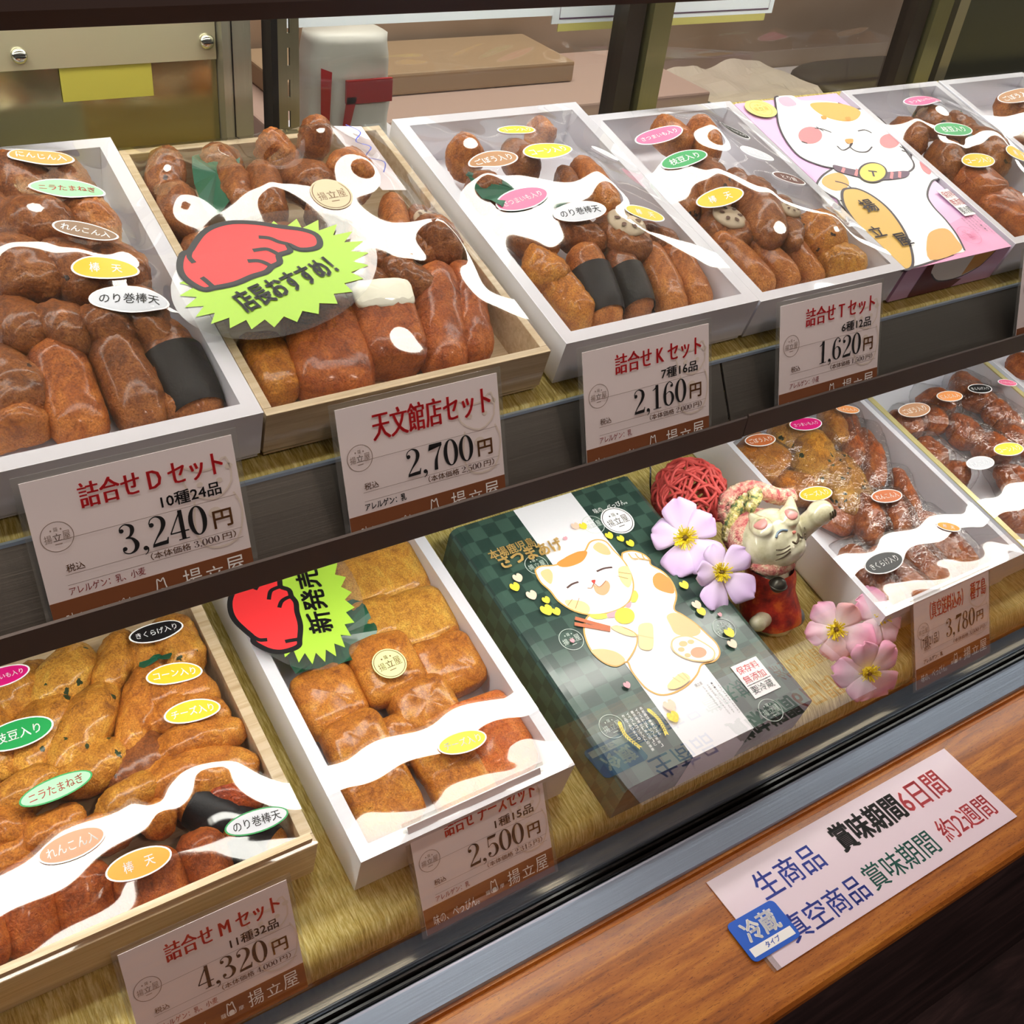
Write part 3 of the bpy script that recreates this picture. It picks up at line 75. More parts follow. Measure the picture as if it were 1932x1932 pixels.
# ------------------------------------------------------------------ materials
MATS = {}
def lin(c):
    return tuple(((x / 12.92) if x <= 0.04045 else ((x + 0.055) / 1.055) ** 2.4) for x in c)
def rgb(r, g, b):
    return lin((r / 255., g / 255., b / 255.)) + (1.0,)
def mat(name, col, rough=0.5, metal=0.0, spec=0.5, coat=0.0, emis=None, strength=0.0):
    if name in MATS: return MATS[name]
    m = bpy.data.materials.new(name); m.use_nodes = True
    b = m.node_tree.nodes['Principled BSDF']
    b.inputs['Base Color'].default_value = col
    b.inputs['Roughness'].default_value = rough
    b.inputs['Metallic'].default_value = metal
    b.inputs['Specular IOR Level'].default_value = spec
    b.inputs['Coat Weight'].default_value = coat
    b.inputs['Coat Roughness'].default_value = 0.08
    if emis:
        b.inputs['Emission Color'].default_value = emis; b.inputs['Emission Strength'].default_value = strength
    MATS[name] = m
    return m
def nodes(m): return m.node_tree.nodes, m.node_tree.links, m.node_tree.nodes['Principled BSDF']
def tex_noise(m, scale, detail=4, rough=0.5, vec='Object', stretch=None, dist=0.0):
    n, l, b = nodes(m)
    t = n.new('ShaderNodeTexNoise'); t.inputs['Scale'].default_value = scale; t.inputs['Detail'].default_value = detail
    t.inputs['Roughness'].default_value = rough; t.inputs['Distortion'].default_value = dist
    c = n.new('ShaderNodeTexCoord'); src = c.outputs[vec]
    if stretch:
        mp = n.new('ShaderNodeMapping'); mp.inputs['Scale'].default_value = stretch
        l.new(src, mp.inputs[0]); src = mp.outputs[0]
    l.new(src, t.inputs['Vector'])
    return t
def ramp(m, src, stops):
    n, l, b = nodes(m)
    r = n.new('ShaderNodeValToRGB'); e = r.color_ramp.elements
    e[0].position, e[0].color = stops[0]; e[1].position, e[1].color = stops[-1]
    for p, c in stops[1:-1]:
        k = e.new(p); k.color = c
    l.new(src, r.inputs[0])
    return r
def bump(m, src, strength, dist=0.001, prev=None):
    n, l, b = nodes(m)
    u = n.new('ShaderNodeBump'); u.inputs['Strength'].default_value = strength; u.inputs['Distance'].default_value = dist
    l.new(src, u.inputs['Height'])
    if prev: l.new(prev.outputs[0], u.inputs['Normal'])
    l.new(u.outputs[0], b.inputs['Normal'])
    return u
def mixc(m, fac, a, b_):
    n, l, b = nodes(m)
    x = n.new('ShaderNodeMix'); x.data_type = 'RGBA'
    l.new(fac, x.inputs[0])
    for s, v in ((6, a), (7, b_)):
        if isinstance(v, tuple): x.inputs[s].default_value = v
        else: l.new(v, x.inputs[s])
    return x.outputs[2]

FRIED = {  # light / mid / dark sRGB of the fried skin
 0: ((226, 142, 62), (188, 102, 36), (122, 56, 18)), 1: ((190, 120, 58), (152, 86, 34), (94, 46, 18)), 2: ((226, 152, 74), (194, 114, 46), (132, 66, 22)),
 3: ((238, 168, 66), (212, 132, 42), (148, 78, 20)), 4: ((220, 128, 54), (182, 92, 34), (118, 52, 18)), 5: ((240, 184, 74), (212, 144, 46), (150, 90, 26)),
 6: ((242, 194, 84), (222, 160, 56), (174, 110, 34)), 7: ((246, 150, 70), (226, 116, 44), (180, 82, 26)), 8: ((214, 104, 42), (182, 76, 26), (124, 44, 16))}
def fried(c, f=''):
    key = 'fried_%d%s' % (c, f)
    if key in MATS: return MATS[key]
    a, b_, d = (rgb(*x) for x in FRIED[c])
    m = mat(key, b_, rough=0.5, spec=0.4, coat=0.45)
    n, l, b = nodes(m)
    b.inputs['Coat Roughness'].default_value = 0.16
    t1 = tex_noise(m, 62, 6, 0.68, dist=.8)
    r1 = ramp(m, t1.outputs[0], [(0.30, d), (0.47, b_), (0.66, a)])
    t2 = tex_noise(m, 900, 3, 0.6)
    r2 = ramp(m, t2.outputs[0], [(0.32, (0.58, 0.48, 0.40, 1)), (0.58, (1.08, 1.06, 1.0, 1))])
    mm = n.new('ShaderNodeMix'); mm.data_type = 'RGBA'; mm.blend_type = 'MULTIPLY'; mm.inputs[0].default_value = 1
    l.new(r1.outputs[0], mm.inputs[6]); l.new(r2.outputs[0], mm.inputs[7])
    col = mm.outputs[2]
    if f:
        v = n.new('ShaderNodeTexVoronoi'); v.inputs['Scale'].default_value = 130 if f == 'speck' else (110 if f == 'green' else 125)
        tc = n.new('ShaderNodeTexCoord')
        nz = tex_noise(m, 300, 2)
        ad = n.new('ShaderNodeVectorMath'); ad.operation = 'MULTIPLY_ADD'; ad.inputs[1].default_value = (0.006, 0.006, 0.006)
        l.new(nz.outputs['Color'], ad.inputs[0]); l.new(tc.outputs['Object'], ad.inputs[2]); l.new(ad.outputs[0], v.inputs['Vector'])
        sep = n.new('ShaderNodeSeparateColor'); l.new(v.outputs['Color'], sep.inputs[0])
        lt = n.new('ShaderNodeMath'); lt.operation = 'LESS_THAN'; lt.inputs[1].default_value = 0.26; l.new(v.outputs['Distance'], lt.inputs[0])
        gt = n.new('ShaderNodeMath'); gt.operation = 'LESS_THAN'; gt.inputs[1].default_value = {'speck': 0.28, 'green': 0.22, 'green2': 0.6}[f]; l.new(sep.outputs[0], gt.inputs[0])
        mu = n.new('ShaderNodeMath'); mu.operation = 'MULTIPLY'; l.new(lt.outputs[0], mu.inputs[0]); l.new(gt.outputs[0], mu.inputs[1])
        fc = rgb(52, 26, 18) if f == 'speck' else rgb(40, 62, 26)
        col = mixc(m, mu.outputs[0], col, fc)
    l.new(col, b.inputs['Base Color'])
    t3 = tex_noise(m, 260, 4, 0.55, dist=1.2)
    u = bump(m, t3.outputs[0], 0.9, 0.0022)
    t4 = tex_noise(m, 1000, 3, 0.65)
    bump(m, t4.outputs[0], 0.75, 0.0007, u)
    return m

def clear_film(name, base=0.05, gain=1.0, rough=0.02, tint=(0.97, 0.97, 0.97, 1), haze=0.0, crumple=0.0):
    """thin transparent sheet: transparent with a view-angle reflection, the same from both sides"""
    if name in MATS: return MATS[name]
    m = bpy.data.materials.new(name); m.use_nodes = True
    n, l = m.node_tree.nodes, m.node_tree.links
    n.remove(n['Principled BSDF']); out = n['Material Output']
    tr = n.new('ShaderNodeBsdfTransparent'); tr.inputs[0].default_value = tint
    gl = n.new('ShaderNodeBsdfGlossy'); gl.inputs['Roughness'].default_value = rough
    lw = n.new('ShaderNodeLayerWeight'); lw.inputs['Blend'].default_value = 0.5
    p = n.new('ShaderNodeMath'); p.operation = 'POWER'; p.inputs[1].default_value = 4.0; l.new(lw.outputs['Facing'], p.inputs[0])
    a = n.new('ShaderNodeMath'); a.operation = 'MULTIPLY_ADD'; a.inputs[1].default_value = gain; a.inputs[2].default_value = base
    a.use_clamp = True; l.new(p.outputs[0], a.inputs[0])
    mx = n.new('ShaderNodeMixShader'); l.new(a.outputs[0], mx.inputs[0]); l.new(tr.outputs[0], mx.inputs[1]); l.new(gl.outputs[0], mx.inputs[2])
    last = mx
    if haze:
        df = n.new('ShaderNodeBsdfDiffuse'); df.inputs[0].default_value = (0.8, 0.8, 0.8, 1)
        m2 = n.new('ShaderNodeMixShader'); m2.inputs[0].default_value = haze; l.new(mx.outputs[0], m2.inputs[1]); l.new(df.outputs[0], m2.inputs[2]); last = m2
    if crumple:
        tc = n.new('ShaderNodeTexCoord'); t = n.new('ShaderNodeTexNoise'); t.inputs['Scale'].default_value = 120; t.inputs['Detail'].default_value = 3; t.inputs['Distortion'].default_value = 1.5
        l.new(tc.outputs['Object'], t.inputs['Vector'])
        bu = n.new('ShaderNodeBump'); bu.inputs['Strength'].default_value = crumple; bu.inputs['Distance'].default_value = 0.002
        l.new(t.outputs[0], bu.inputs['Height']); l.new(bu.outputs[0], gl.inputs['Normal'])
    l.new(last.outputs[0], out.inputs[0])
    MATS[name] = m
    return m

def gold_cloth():
    m = mat('gold_cloth', rgb(176, 156, 84), rough=0.38, metal=0.2, spec=0.7)
    n, l, b = nodes(m)
    t = tex_noise(m, 30, 7, 0.72, stretch=(24, 2.2, 2.2), dist=0.5)
    t2 = tex_noise(m, 30, 4, 0.5)
    r = ramp(m, t.outputs[0], [(0.30, rgb(138, 114, 40)), (0.46, rgb(214, 190, 92)), (0.62, rgb(255, 242, 170))])
    r2 = ramp(m, t2.outputs[0], [(0.3, (0.8, 0.8, 0.8, 1)), (0.7, (1, 1, 1, 1))])
    mm = n.new('ShaderNodeMix'); mm.data_type = 'RGBA'; mm.blend_type = 'MULTIPLY'; mm.inputs[0].default_value = 1
    l.new(r.outputs[0], mm.inputs[6]); l.new(r2.outputs[0], mm.inputs[7]); l.new(mm.outputs[2], b.inputs['Base Color'])
    bump(m, t.outputs[0], 1.0, 0.0018)
    return m
def brushed(name, col, rough=0.3, metal=1.0, stretch=(1, 60, 60), s=0.25):
    m = mat(name, col, rough=rough, metal=metal)
    t = tex_noise(m, 8, 4, 0.6, stretch=stretch)
    bump(m, t.outputs[0], s, 0.0005)
    return m
def wood(name, a, b_, d, scale=9, stretch=(1.2, 14, 14), rough=0.4, coat=0.3, pores=True):
    m = mat(name, a, rough=rough, coat=coat)
    n, l, b = nodes(m)
    t = tex_noise(m, scale, 6, 0.62, stretch=stretch, dist=0.6)
    r = ramp(m, t.outputs[0], [(0.30, d), (0.5, b_), (0.68, a)])
    col = r.outputs[0]
    if pores:
        t2 = tex_noise(m, 120, 3, 0.6, stretch=(2.2, 14, 14))
        r2 = ramp(m, t2.outputs[0], [(0.34, (0.45, 0.36, 0.3, 1)), (0.42, (1, 1, 1, 1))])
        mm = n.new('ShaderNodeMix'); mm.data_type = 'RGBA'; mm.blend_type = 'MULTIPLY'; mm.inputs[0].default_value = 1
        l.new(col, mm.inputs[6]); l.new(r2.outputs[0], mm.inputs[7]); col = mm.outputs[2]
    l.new(col, b.inputs['Base Color'])
    bump(m, t.outputs[0], 0.15, 0.0006)
    return m

GOLD = gold_cloth()
STEEL = brushed('brushed_steel', rgb(176, 192, 214), 0.34, 0.75)
PLATE = brushed('grey_steel_plate', rgb(118, 114, 108), 0.42, 0.85)
RAILM = mat('dark_brown_rail', rgb(86, 74, 70), rough=0.32, spec=0.6)
BLACK = mat('black_gasket', rgb(16, 14, 14), rough=0.25, spec=0.6)
ALU = brushed('aluminium_post', rgb(150, 146, 120), 0.3, 0.9, stretch=(60, 60, 1))
DARKALU = mat('bronze_post', rgb(92, 82, 58), rough=0.35, metal=0.7)
MIRRORSTEEL = mat('polished_steel_plate', rgb(186, 180, 140), rough=0.2, metal=1.0)
t_ = tex_noise(MIRRORSTEEL, 14, 2); bump(MIRRORSTEEL, t_.outputs[0], 0.12, 0.004)
CHROME = mat('chrome_screw', rgb(200, 200, 190), rough=0.15, metal=1.0)
WOOD = wood('varnished_counter_wood', rgb(204, 132, 46), rgb(174, 100, 28), rgb(118, 62, 16))
DARKWOOD = wood('dark_stained_wood', rgb(96, 74, 74), rgb(62, 46, 48), rgb(30, 22, 24), scale=5, stretch=(1.2, 9, 9), rough=0.6, coat=0, pores=False)
CARD = mat('white_card_paper', rgb(238, 226, 228), rough=0.45)
BOXWHITE = mat('white_box_board', rgb(232, 232, 240), rough=0.35, coat=0.1)
PAULOWNIA = wood('pale_paulownia_wood', rgb(226, 208, 176), rgb(212, 190, 154), rgb(190, 164, 124), scale=10, stretch=(1, 22, 22), rough=0.45, coat=0.15, pores=False)
CREAMGOLD = mat('cream_gold_board', rgb(222, 210, 150), rough=0.3, metal=0.2)
FILM = clear_film('stretch_film', base=0.10, gain=0.9, rough=0.025, tint=(0.95, 0.94, 0.94, 1), haze=0.004)
FILM2 = clear_film('sleeve_film', base=0.09, gain=0.8, rough=0.02, tint=(0.97, 0.97, 0.97, 1), haze=0.003)
POUCHF = clear_film('vacuum_pouch_film', base=0.10, gain=0.9, rough=0.10, tint=(0.97, 0.97, 0.97, 1), haze=0.02, crumple=0.9)
GLASS = clear_film('window_glass', base=0.065, gain=1.1, rough=0.0, tint=(0.97, 0.985, 0.975, 1))
CLEAR = clear_film('clear_plastic', base=0.06, gain=0.6, rough=0.08, tint=(0.95, 0.95, 0.93, 1), haze=0.05)
INK = {}
def ink(name, c, rough=0.45, coat=0.0): INK[name] = mat('ink_' + name, rgb(*c), rough=rough, coat=coat); return INK[name]
for k, c in dict(white=(250, 250, 250), black=(22, 20, 22), red=(205, 34, 42), dark_red=(178, 60, 60), brown_ink=(120, 78, 42), grey=(150, 130, 120), faint=(226, 212, 202), band=(128, 74, 42),
    orange=(246, 160, 90), mint=(158, 208, 168), taupe=(140, 112, 90), yellow=(244, 192, 44), silver=(206, 208, 216), brown=(170, 124, 84), lemon=(222, 216, 44), pink=(236, 108, 150), green=(34, 150, 78),
    dark_brown=(92, 44, 32), magenta=(216, 22, 120), tan=(196, 146, 110), amber=(236, 160, 34), rust=(190, 102, 52), sticker_rim=(246, 246, 246), logo_green=(214, 226, 160), logo_kraft=(196, 184, 150),
    star_green=(166, 206, 66), hand_red=(234, 52, 56), blue=(72, 92, 200), teal=(58, 128, 118), soft_red=(236, 98, 106), tag_blue=(22, 92, 206),
    gold_line=(214, 168, 92), art_white=(246, 246, 246), art_orange=(216, 148, 72), art_peach=(240, 196, 144), art_cream=(248, 226, 156), art_cream2=(244, 216, 160), art_ink=(86, 62, 60), art_smile=(226, 170, 130), art_brown=(170, 120, 84),
    art_red=(206, 70, 62), art_lime=(212, 228, 92), art_pink=(240, 160, 172), art_yellow=(246, 220, 66), art_yellow2=(236, 204, 90), art_brown2=(190, 104, 66), art_coral=(240, 164, 132), art_peach2=(244, 206, 184), art_black=(54, 40, 50),
    art_orange2=(226, 168, 92), art_rose=(222, 130, 136), art_rose2=(214, 170, 190), art_plum=(92, 66, 88), art_gold=(214, 172, 84), gold_text=(206, 172, 104), thin_white=(200, 214, 206), stamp=(226, 130, 170), label_grey=(240, 238, 240)).items(): ink(k, c)

# ------------------------------------------------------------------ mesh helpers
def lift(loc): return Vector((loc[0], loc[1], loc[2] + EYE))
def empty(name, loc, tilt=0.0, label=None, cat=None, group=None, mw=None):
    o = bpy.data.objects.new(name, None); o.empty_display_size = 0.01; COL.objects.link(o)
    if mw is not None: o.matrix_world = mw
    else: o.location = lift(loc); o.rotation_euler = (tilt, 0, 0)
    tag(o, label, cat, group)
    return o
def tag(o, label=None, cat=None, group=None, kind=None):
    if label: o['label'] = label
    if cat: o['category'] = cat
    if group: o['group'] = group
    if kind: o['kind'] = kind
    return o
class MB:
    """collects polygons, then links them as one mesh object"""
    def __init__(s): s.v = []; s.f = []; s.m = []
    def add(s, vs, fs, mi=0):
        b = len(s.v); s.v += [tuple(p) for p in vs]; s.f += [tuple(b + i for i in f) for f in fs]; s.m += [mi] * len(fs); return s
    def box(s, x0, x1, y0, y1, z0, z1, mi=0):
        vs = [(x, y, z) for x in (x0, x1) for y in (y0, y1) for z in (z0, z1)]
        return s.add(vs, [(0, 1, 3, 2), (4, 6, 7, 5), (0, 4, 5, 1), (2, 3, 7, 6), (0, 2, 6, 4), (1, 5, 7, 3)], mi)
    def prism_x(s, prof, x0, x1, mi=0):
        """closed (y,z) profile extruded along x"""
        n = len(prof); vs = [(x0, y, z) for y, z in prof] + [(x1, y, z) for y, z in prof]
        fs = [(i, (i + 1) % n, n + (i + 1) % n, n + i) for i in range(n)] + [tuple(range(n))[::-1], tuple(range(n, 2 * n))]
        return s.add(vs, fs, mi)
    def tube(s, pts, r, seg=10, closed=False, mi=0, cap=True):
        P = [Vector(p) for p in pts]; n = len(P); rr = r if isinstance(r, (list, tuple)) else [r] * n
        rings = []; up = Vector((0, 0, 1))
        prevn = None
        for i in range(n):
            a = P[(i - 1) % n] if (closed or i > 0) else P[i]; b = P[(i + 1) % n] if (closed or i < n - 1) else P[i]
            d = (b - a).normalized()
            if prevn is None:
                k = d.cross(up) if abs(d.z) < .9 else d.cross(Vector((1, 0, 0)))
                k.normalize()
            else:
                k = prevn - d * prevn.dot(d); k = k.normalized() if k.length > 1e-6 else d.orthogonal().normalized()
            prevn = k; q = d.cross(k)
            rings.append([P[i] + (k * math.cos(t) + q * math.sin(t)) * rr[i] for t in (2 * math.pi * j / seg for j in range(seg))])
        vs = [p for R_ in rings for p in R_]; fs = []
        for i in range(n if closed else n - 1):
            for j in range(seg):
                a = i * seg + j; b = i * seg + (j + 1) % seg; i2 = (i + 1) % n
                fs.append((a, b, i2 * seg + (j + 1) % seg, i2 * seg + j))
        if cap and not closed: fs += [tuple(range(seg))[::-1], tuple(range((n - 1) * seg, n * seg))]
        return s.add(vs, fs, mi)
    def build(s, name, mats, parent=None, smooth=False, loc=None, bevel=0.0):
        me = bpy.data.meshes.new(name); me.from_pydata(s.v, [], s.f)
        if not isinstance(mats, (list, tuple)): mats = [mats]
        for m in mats: me.materials.append(m)
        if len(mats) > 1: me.polygons.foreach_set('material_index', s.m)
        if smooth: me.polygons.foreach_set('use_smooth', [True] * len(me.polygons))
        me.update()
        if bevel:
            bm = bmesh.new(); bm.from_mesh(me)
            bmesh.ops.bevel(bm, geom=bm.edges[:], offset=bevel, segments=2, affect='EDGES', profile=0.6); bm.to_mesh(me); bm.free()
        o = bpy.data.objects.new(name, me); COL.objects.link(o)
        if parent: o.parent = parent
        else: o.location = lift(loc or (0, 0, 0))
        return o
def catmull(pts, closed=True, k=4):
    n = len(pts); out = []
    if n < 3: return [tuple(p) for p in pts]
    rng = range(n) if closed else range(n - 1)
    for i in rng:
        g = (lambda j: Vector(pts[j % n])) if closed else (lambda j: Vector(pts[min(max(j, 0), n - 1)]))
        a, b, c, d = g(i - 1), g(i), g(i + 1), g(i + 2)
        for j in range(k):
            t = j / k
            out.append(tuple(0.5 * ((2 * b) + (c - a) * t + (2 * a - 5 * b + 4 * c - d) * t * t + (3 * b - a - 3 * c + d) * t ** 3)))
    if not closed: out.append(tuple(pts[-1]))
    return out
def strip2d(pts, w, closed=False):
    """flat ribbon of width w (a number or one per point) along 2-D points"""
    n = len(pts); P = [Vector(p[:2]) for p in pts]; ww = w if isinstance(w, (list, tuple)) else [w] * n
    vs = []; fs = []
    for i in range(n):
        a = P[(i - 1) % n] if (closed or i) else P[i]; b = P[(i + 1) % n] if (closed or i < n - 1) else P[i]
        d = b - a; d = d.normalized() if d.length > 1e-9 else Vector((1, 0)); q = Vector((-d.y, d.x)) * ww[i] / 2
        vs += [tuple(P[i] + q), tuple(P[i] - q)]
    for i in range(n if closed else n - 1):
        j = (i + 1) % n; fs.append((2 * i, 2 * i + 1, 2 * j + 1, 2 * j))
    return vs, fs
def poly2d(pts):
    tr = tessellate_polygon([[Vector((p[0], p[1], 0)) for p in pts]])
    return [tuple(p[:2]) for p in pts], [tuple(t) for t in tr]
def disc2d(cx, cy, rx, ry, n=32, rot=0.0):
    c, s_ = math.cos(rot), math.sin(rot)
    return [(cx + rx * math.cos(t) * c - ry * math.sin(t) * s_, cy + rx * math.cos(t) * s_ + ry * math.sin(t) * c) for t in (2 * math.pi * i / n for i in range(n))]

# writing: glyph outlines of Blender's built-in font, flattened to polygons
FONTC = bpy.data.curves.new('lettering_source', 'FONT'); FONTC.resolution_u = 2
FONTO = bpy.data.objects.new('lettering_source', FONTC)
GLYPH = {}
def glyphs(body, off=0.0):
    key = (body, off)
    if key not in GLYPH:
        FONTC.body = body; FONTC.offset = off
        me = FONTO.to_mesh()
        GLYPH[key] = ([(v.co.x, v.co.y) for v in me.vertices], [tuple(p.vertices) for p in me.polygons])
        FONTO.to_mesh_clear()
    return GLYPH[key]
def text2d(body, x0, y0, w, h, bold=0.0, ming=0.0, slant=0.0):
    """the words fitted into the rectangle x0,y0,w,h; ming > 0 thickens only the upright strokes"""
    if not body.strip(): return [], []
    vs, fs = glyphs(body, 0.0)
    if not vs: return [], []
    ax = min(v[0] for v in vs); bx = max(v[0] for v in vs); ay = min(v[1] for v in vs); by = max(v[1] for v in vs)
    V = []; F = []
    em = h / max(by - ay, 1e-6); k = bold * em * .5
    sh_ = [(0, 0)] if not ming else [(-ming, 0), (0, 0), (ming, 0)]
    if bold > .004 and not ming: sh_ = [(-k, -k), (k, -k), (k, k), (-k, k)]
    for sh, sy in sh_:
        b = len(V)
        V += [(x0 + (v[0] - ax) / (bx - ax) * w + sh + slant * (v[1] - ay) / (by - ay) * h, y0 + (v[1] - ay) / (by - ay) * h + sy) for v in vs]
        F += [tuple(b + i for i in f) for f in fs]
    return V, F
# upright-serif numerals: strokes with a width at every point, in a unit box
DIG = {
 '0': [('ring', .29, .5, .29, .5, .145, .46)],
 '1': [('s', [(.3, 0, .14), (.3, 1, .14)]), ('s', [(.1, .015, .03), (.5, .015, .03)]), ('s', [(.08, .80, .03), (.2, .86, .05), (.3, .97, .05)])],
 '2': [('b', .13, .74, .075), ('s', [(.06, .78, .03), (.12, .92, .035), (.28, .985, .04), (.44, .9, .10), (.49, .73, .14), (.42, .53, .11), (.22, .28, .05), (.07, .06, .035)]), ('p', [(.04, 0), (.53, 0), (.57, .22), (.54, .22), (.5, .13), (.3, .125), (.09, .10)])],
 '3': [('b', .12, .80, .07), ('s', [(.06, .83, .03), (.12, .93, .035), (.26, .985, .04), (.42, .88, .11), (.43, .73, .12), (.34, .58, .07), (.2, .535, .03)]), ('s', [(.2, .535, .03), (.38, .49, .07), (.49, .28, .145), (.42, .09, .1), (.25, .015, .04), (.11, .07, .035), (.06, .17, .03)]), ('b', .12, .20, .07)],
 '4': [('s', [(.41, 0, .13), (.41, 1, .13)]), ('s', [(.42, .985, .05), (.22, .63, .04), (.03, .28, .04)]), ('s', [(.02, .275, .045), (.6, .275, .045)]), ('s', [(.24, .015, .03), (.58, .015, .03)])],
 '5': [('p', [(.12, .86), (.46, .86), (.53, .99), (.12, .99)]), ('s', [(.125, .97, .03), (.10, .5, .03)]), ('s', [(.10, .5, .03), (.27, .61, .04), (.43, .52, .10), (.49, .31, .145), (.43, .11, .1), (.26, .015, .04), (.12, .07, .035), (.06, .17, .03)]), ('b', .12, .20, .07)],
 '6': [('b', .45, .82, .065), ('s', [(.5, .86, .03), (.42, .95, .035), (.3, .985, .04), (.15, .82, .09), (.09, .45, .14), (.13, .14, .1), (.29, .015, .04), (.44, .11, .09), (.5, .3, .13), (.44, .5, .09), (.3, .59, .04), (.15, .5, .03)])],
 '7': [('p', [(.05, .86), (.57, .86), (.57, .99), (.08, .99), (.03, .76), (.06, .76)]), ('s', [(.55, .9, .04), (.42, .66, .05), (.31, .36, .11), (.28, 0, .14)])],
 '8': [('ring', .29, .755, .21, .245, .105, .205), ('ring', .29, .265, .27, .27, .14, .23)],
 ',': [('b', .10, .055, .075), ('s', [(.17, .06, .05), (.15, -.07, .035), (.05, -.16, .02)])]}
ADV = {',': .26, '1': .6}
def serif2d(body, x0, y0, w, h):
    V = []; F = []; x = 0.0
    def put(vs, fs):
        b = len(V); V.extend(vs); F.extend(tuple(b + i for i in f) for f in fs)
    for ch in body:
        for e in DIG.get(ch, []):
            if e[0] == 'ring':
                _, cx, cy, rx, ry, ix, iy = e; n = 28
                vs = [(x + cx + rx * math.cos(t), cy + ry * math.sin(t)) for t in (2 * math.pi * i / n for i in range(n))] + [(x + cx + ix * math.cos(t), cy + iy * math.sin(t)) for t in (2 * math.pi * i / n for i in range(n))]
                put(vs, [(i, (i + 1) % n, n + (i + 1) % n, n + i) for i in range(n)])
            elif e[0] == 'b': put([(p[0] + x, p[1]) for p in disc2d(e[1], e[2], e[3], e[3], 14)], [tuple(range(14))])
            elif e[0] == 'p':
                vs, fs = poly2d(e[1]); put([(p[0] + x, p[1]) for p in vs], fs)
            else:
                q = catmull([p for p in e[1]], False, 5) if len(e[1]) > 2 else e[1]
                vs, fs = strip2d([(p[0], p[1]) for p in q], [p[2] for p in q]); put([(p[0] + x, p[1]) for p in vs], fs)
        x += ADV.get(ch, .62)
    return [(x0 + v[0] / x * w, y0 + v[1] * h) for v in V], F
def flat(shapes, name, mats, parent, z=0.0, place=None, loc=None):
    """2-D shapes [(vs, fs, material index, layer)] laid on the parent's xy plane; place maps (x, y, lift) to a point"""
    mb = MB()
    for vs, fs, mi, lay in shapes:
        if not fs: continue
        zz = z + lay * 0.00003
        mb.add([place(x, y, zz) if place else (x, y, zz) for x, y in vs], fs, mi)
    o = mb.build(name, mats, parent, loc=loc)
    return o

# ------------------------------------------------------------------ boxes
CAR = {'D': 'white box at upper left', 'N': 'wooden box under large starburst', 'K': 'white box with two nori sticks', 'T': 'white box with golden balls', 'S': 'box right of pink cat carton',
 'V': 'rightmost upper box', 'M': 'large wooden lower box', 'C': 'cheese fishcake box', 'A': 'vacuum-pack box behind figurine', 'B': 'cream-edged lower box', 'W': 'far right lower box'}
BOXLABEL = {'D': 'white film-wrapped gift box of browned fishcakes over 3,240 yen card', 'N': 'pale wooden gift box with green leaf under large starburst sign', 'K': 'white film-covered gift box with two nori sticks over 2,160 yen card',
 'T': 'white film-covered gift box with golden balls over 1,620 yen card', 'S': 'white film-covered gift box standing right of pink cat carton', 'V': 'white gift box at right end of upper shelf, brown oval sticker',
 'M': 'large pale wooden gift box with nine stickers over 4,320 yen card', 'C': 'white gift box of square cheese fishcakes over 2,500 yen card', 'A': 'white gift box of vacuum-packed fishcakes over 3,780 yen card',
 'B': 'cream-edged gift box of crinkled vacuum packs at right edge', 'W': 'white gift box corner at far right of lower tier'}
LOOK = {'oval': 'oval', 'stick': 'stick', 'nori': 'nori-wrapped stick', 'square': 'square', 'slab': 'thick slab', 'tofu': 'white-topped block', 'ball': 'round', 'renkon': 'lotus-root topped', 'tri': 'angular'}
WALL = {'D': .009, 'N': .005, 'K': .009, 'T': .008, 'S': .007, 'V': .007, 'M': .008, 'C': .009, 'A': .006, 'B': .006, 'W': .006}
ORD = ['first', 'second', 'third', 'fourth', 'fifth', 'sixth', 'seventh', 'eighth', 'ninth', 'tenth', 'eleventh', 'twelfth', 'thirteenth', 'fourteenth']
def box_matrix(b):
    t, x0, x1, yF, zF, ln, h = BOXES[b]; t = math.radians(t)
    en = Vector((0, -math.sin(t), math.cos(t))); O = Vector((x0, yF, zF)) - en * (h - 0.0006)
    return Matrix.Translation(lift(O)) @ Matrix.Rotation(t, 4, 'X')
def sgnpow(v, e): return math.copysign(abs(v) ** e, v)
SHAPE = {'oval': (.95, .9, .55), 'stick': (.62, .95, .4), 'nori': (.62, .95, .4), 'square': (.42, .55, .12), 'slab': (.40, .55, .3), 'tofu': (.34, .5, .1), 'ball': (.95, .95, .5), 'renkon': (.8, .7, .4), 'tri': (.7, .7, .4)}
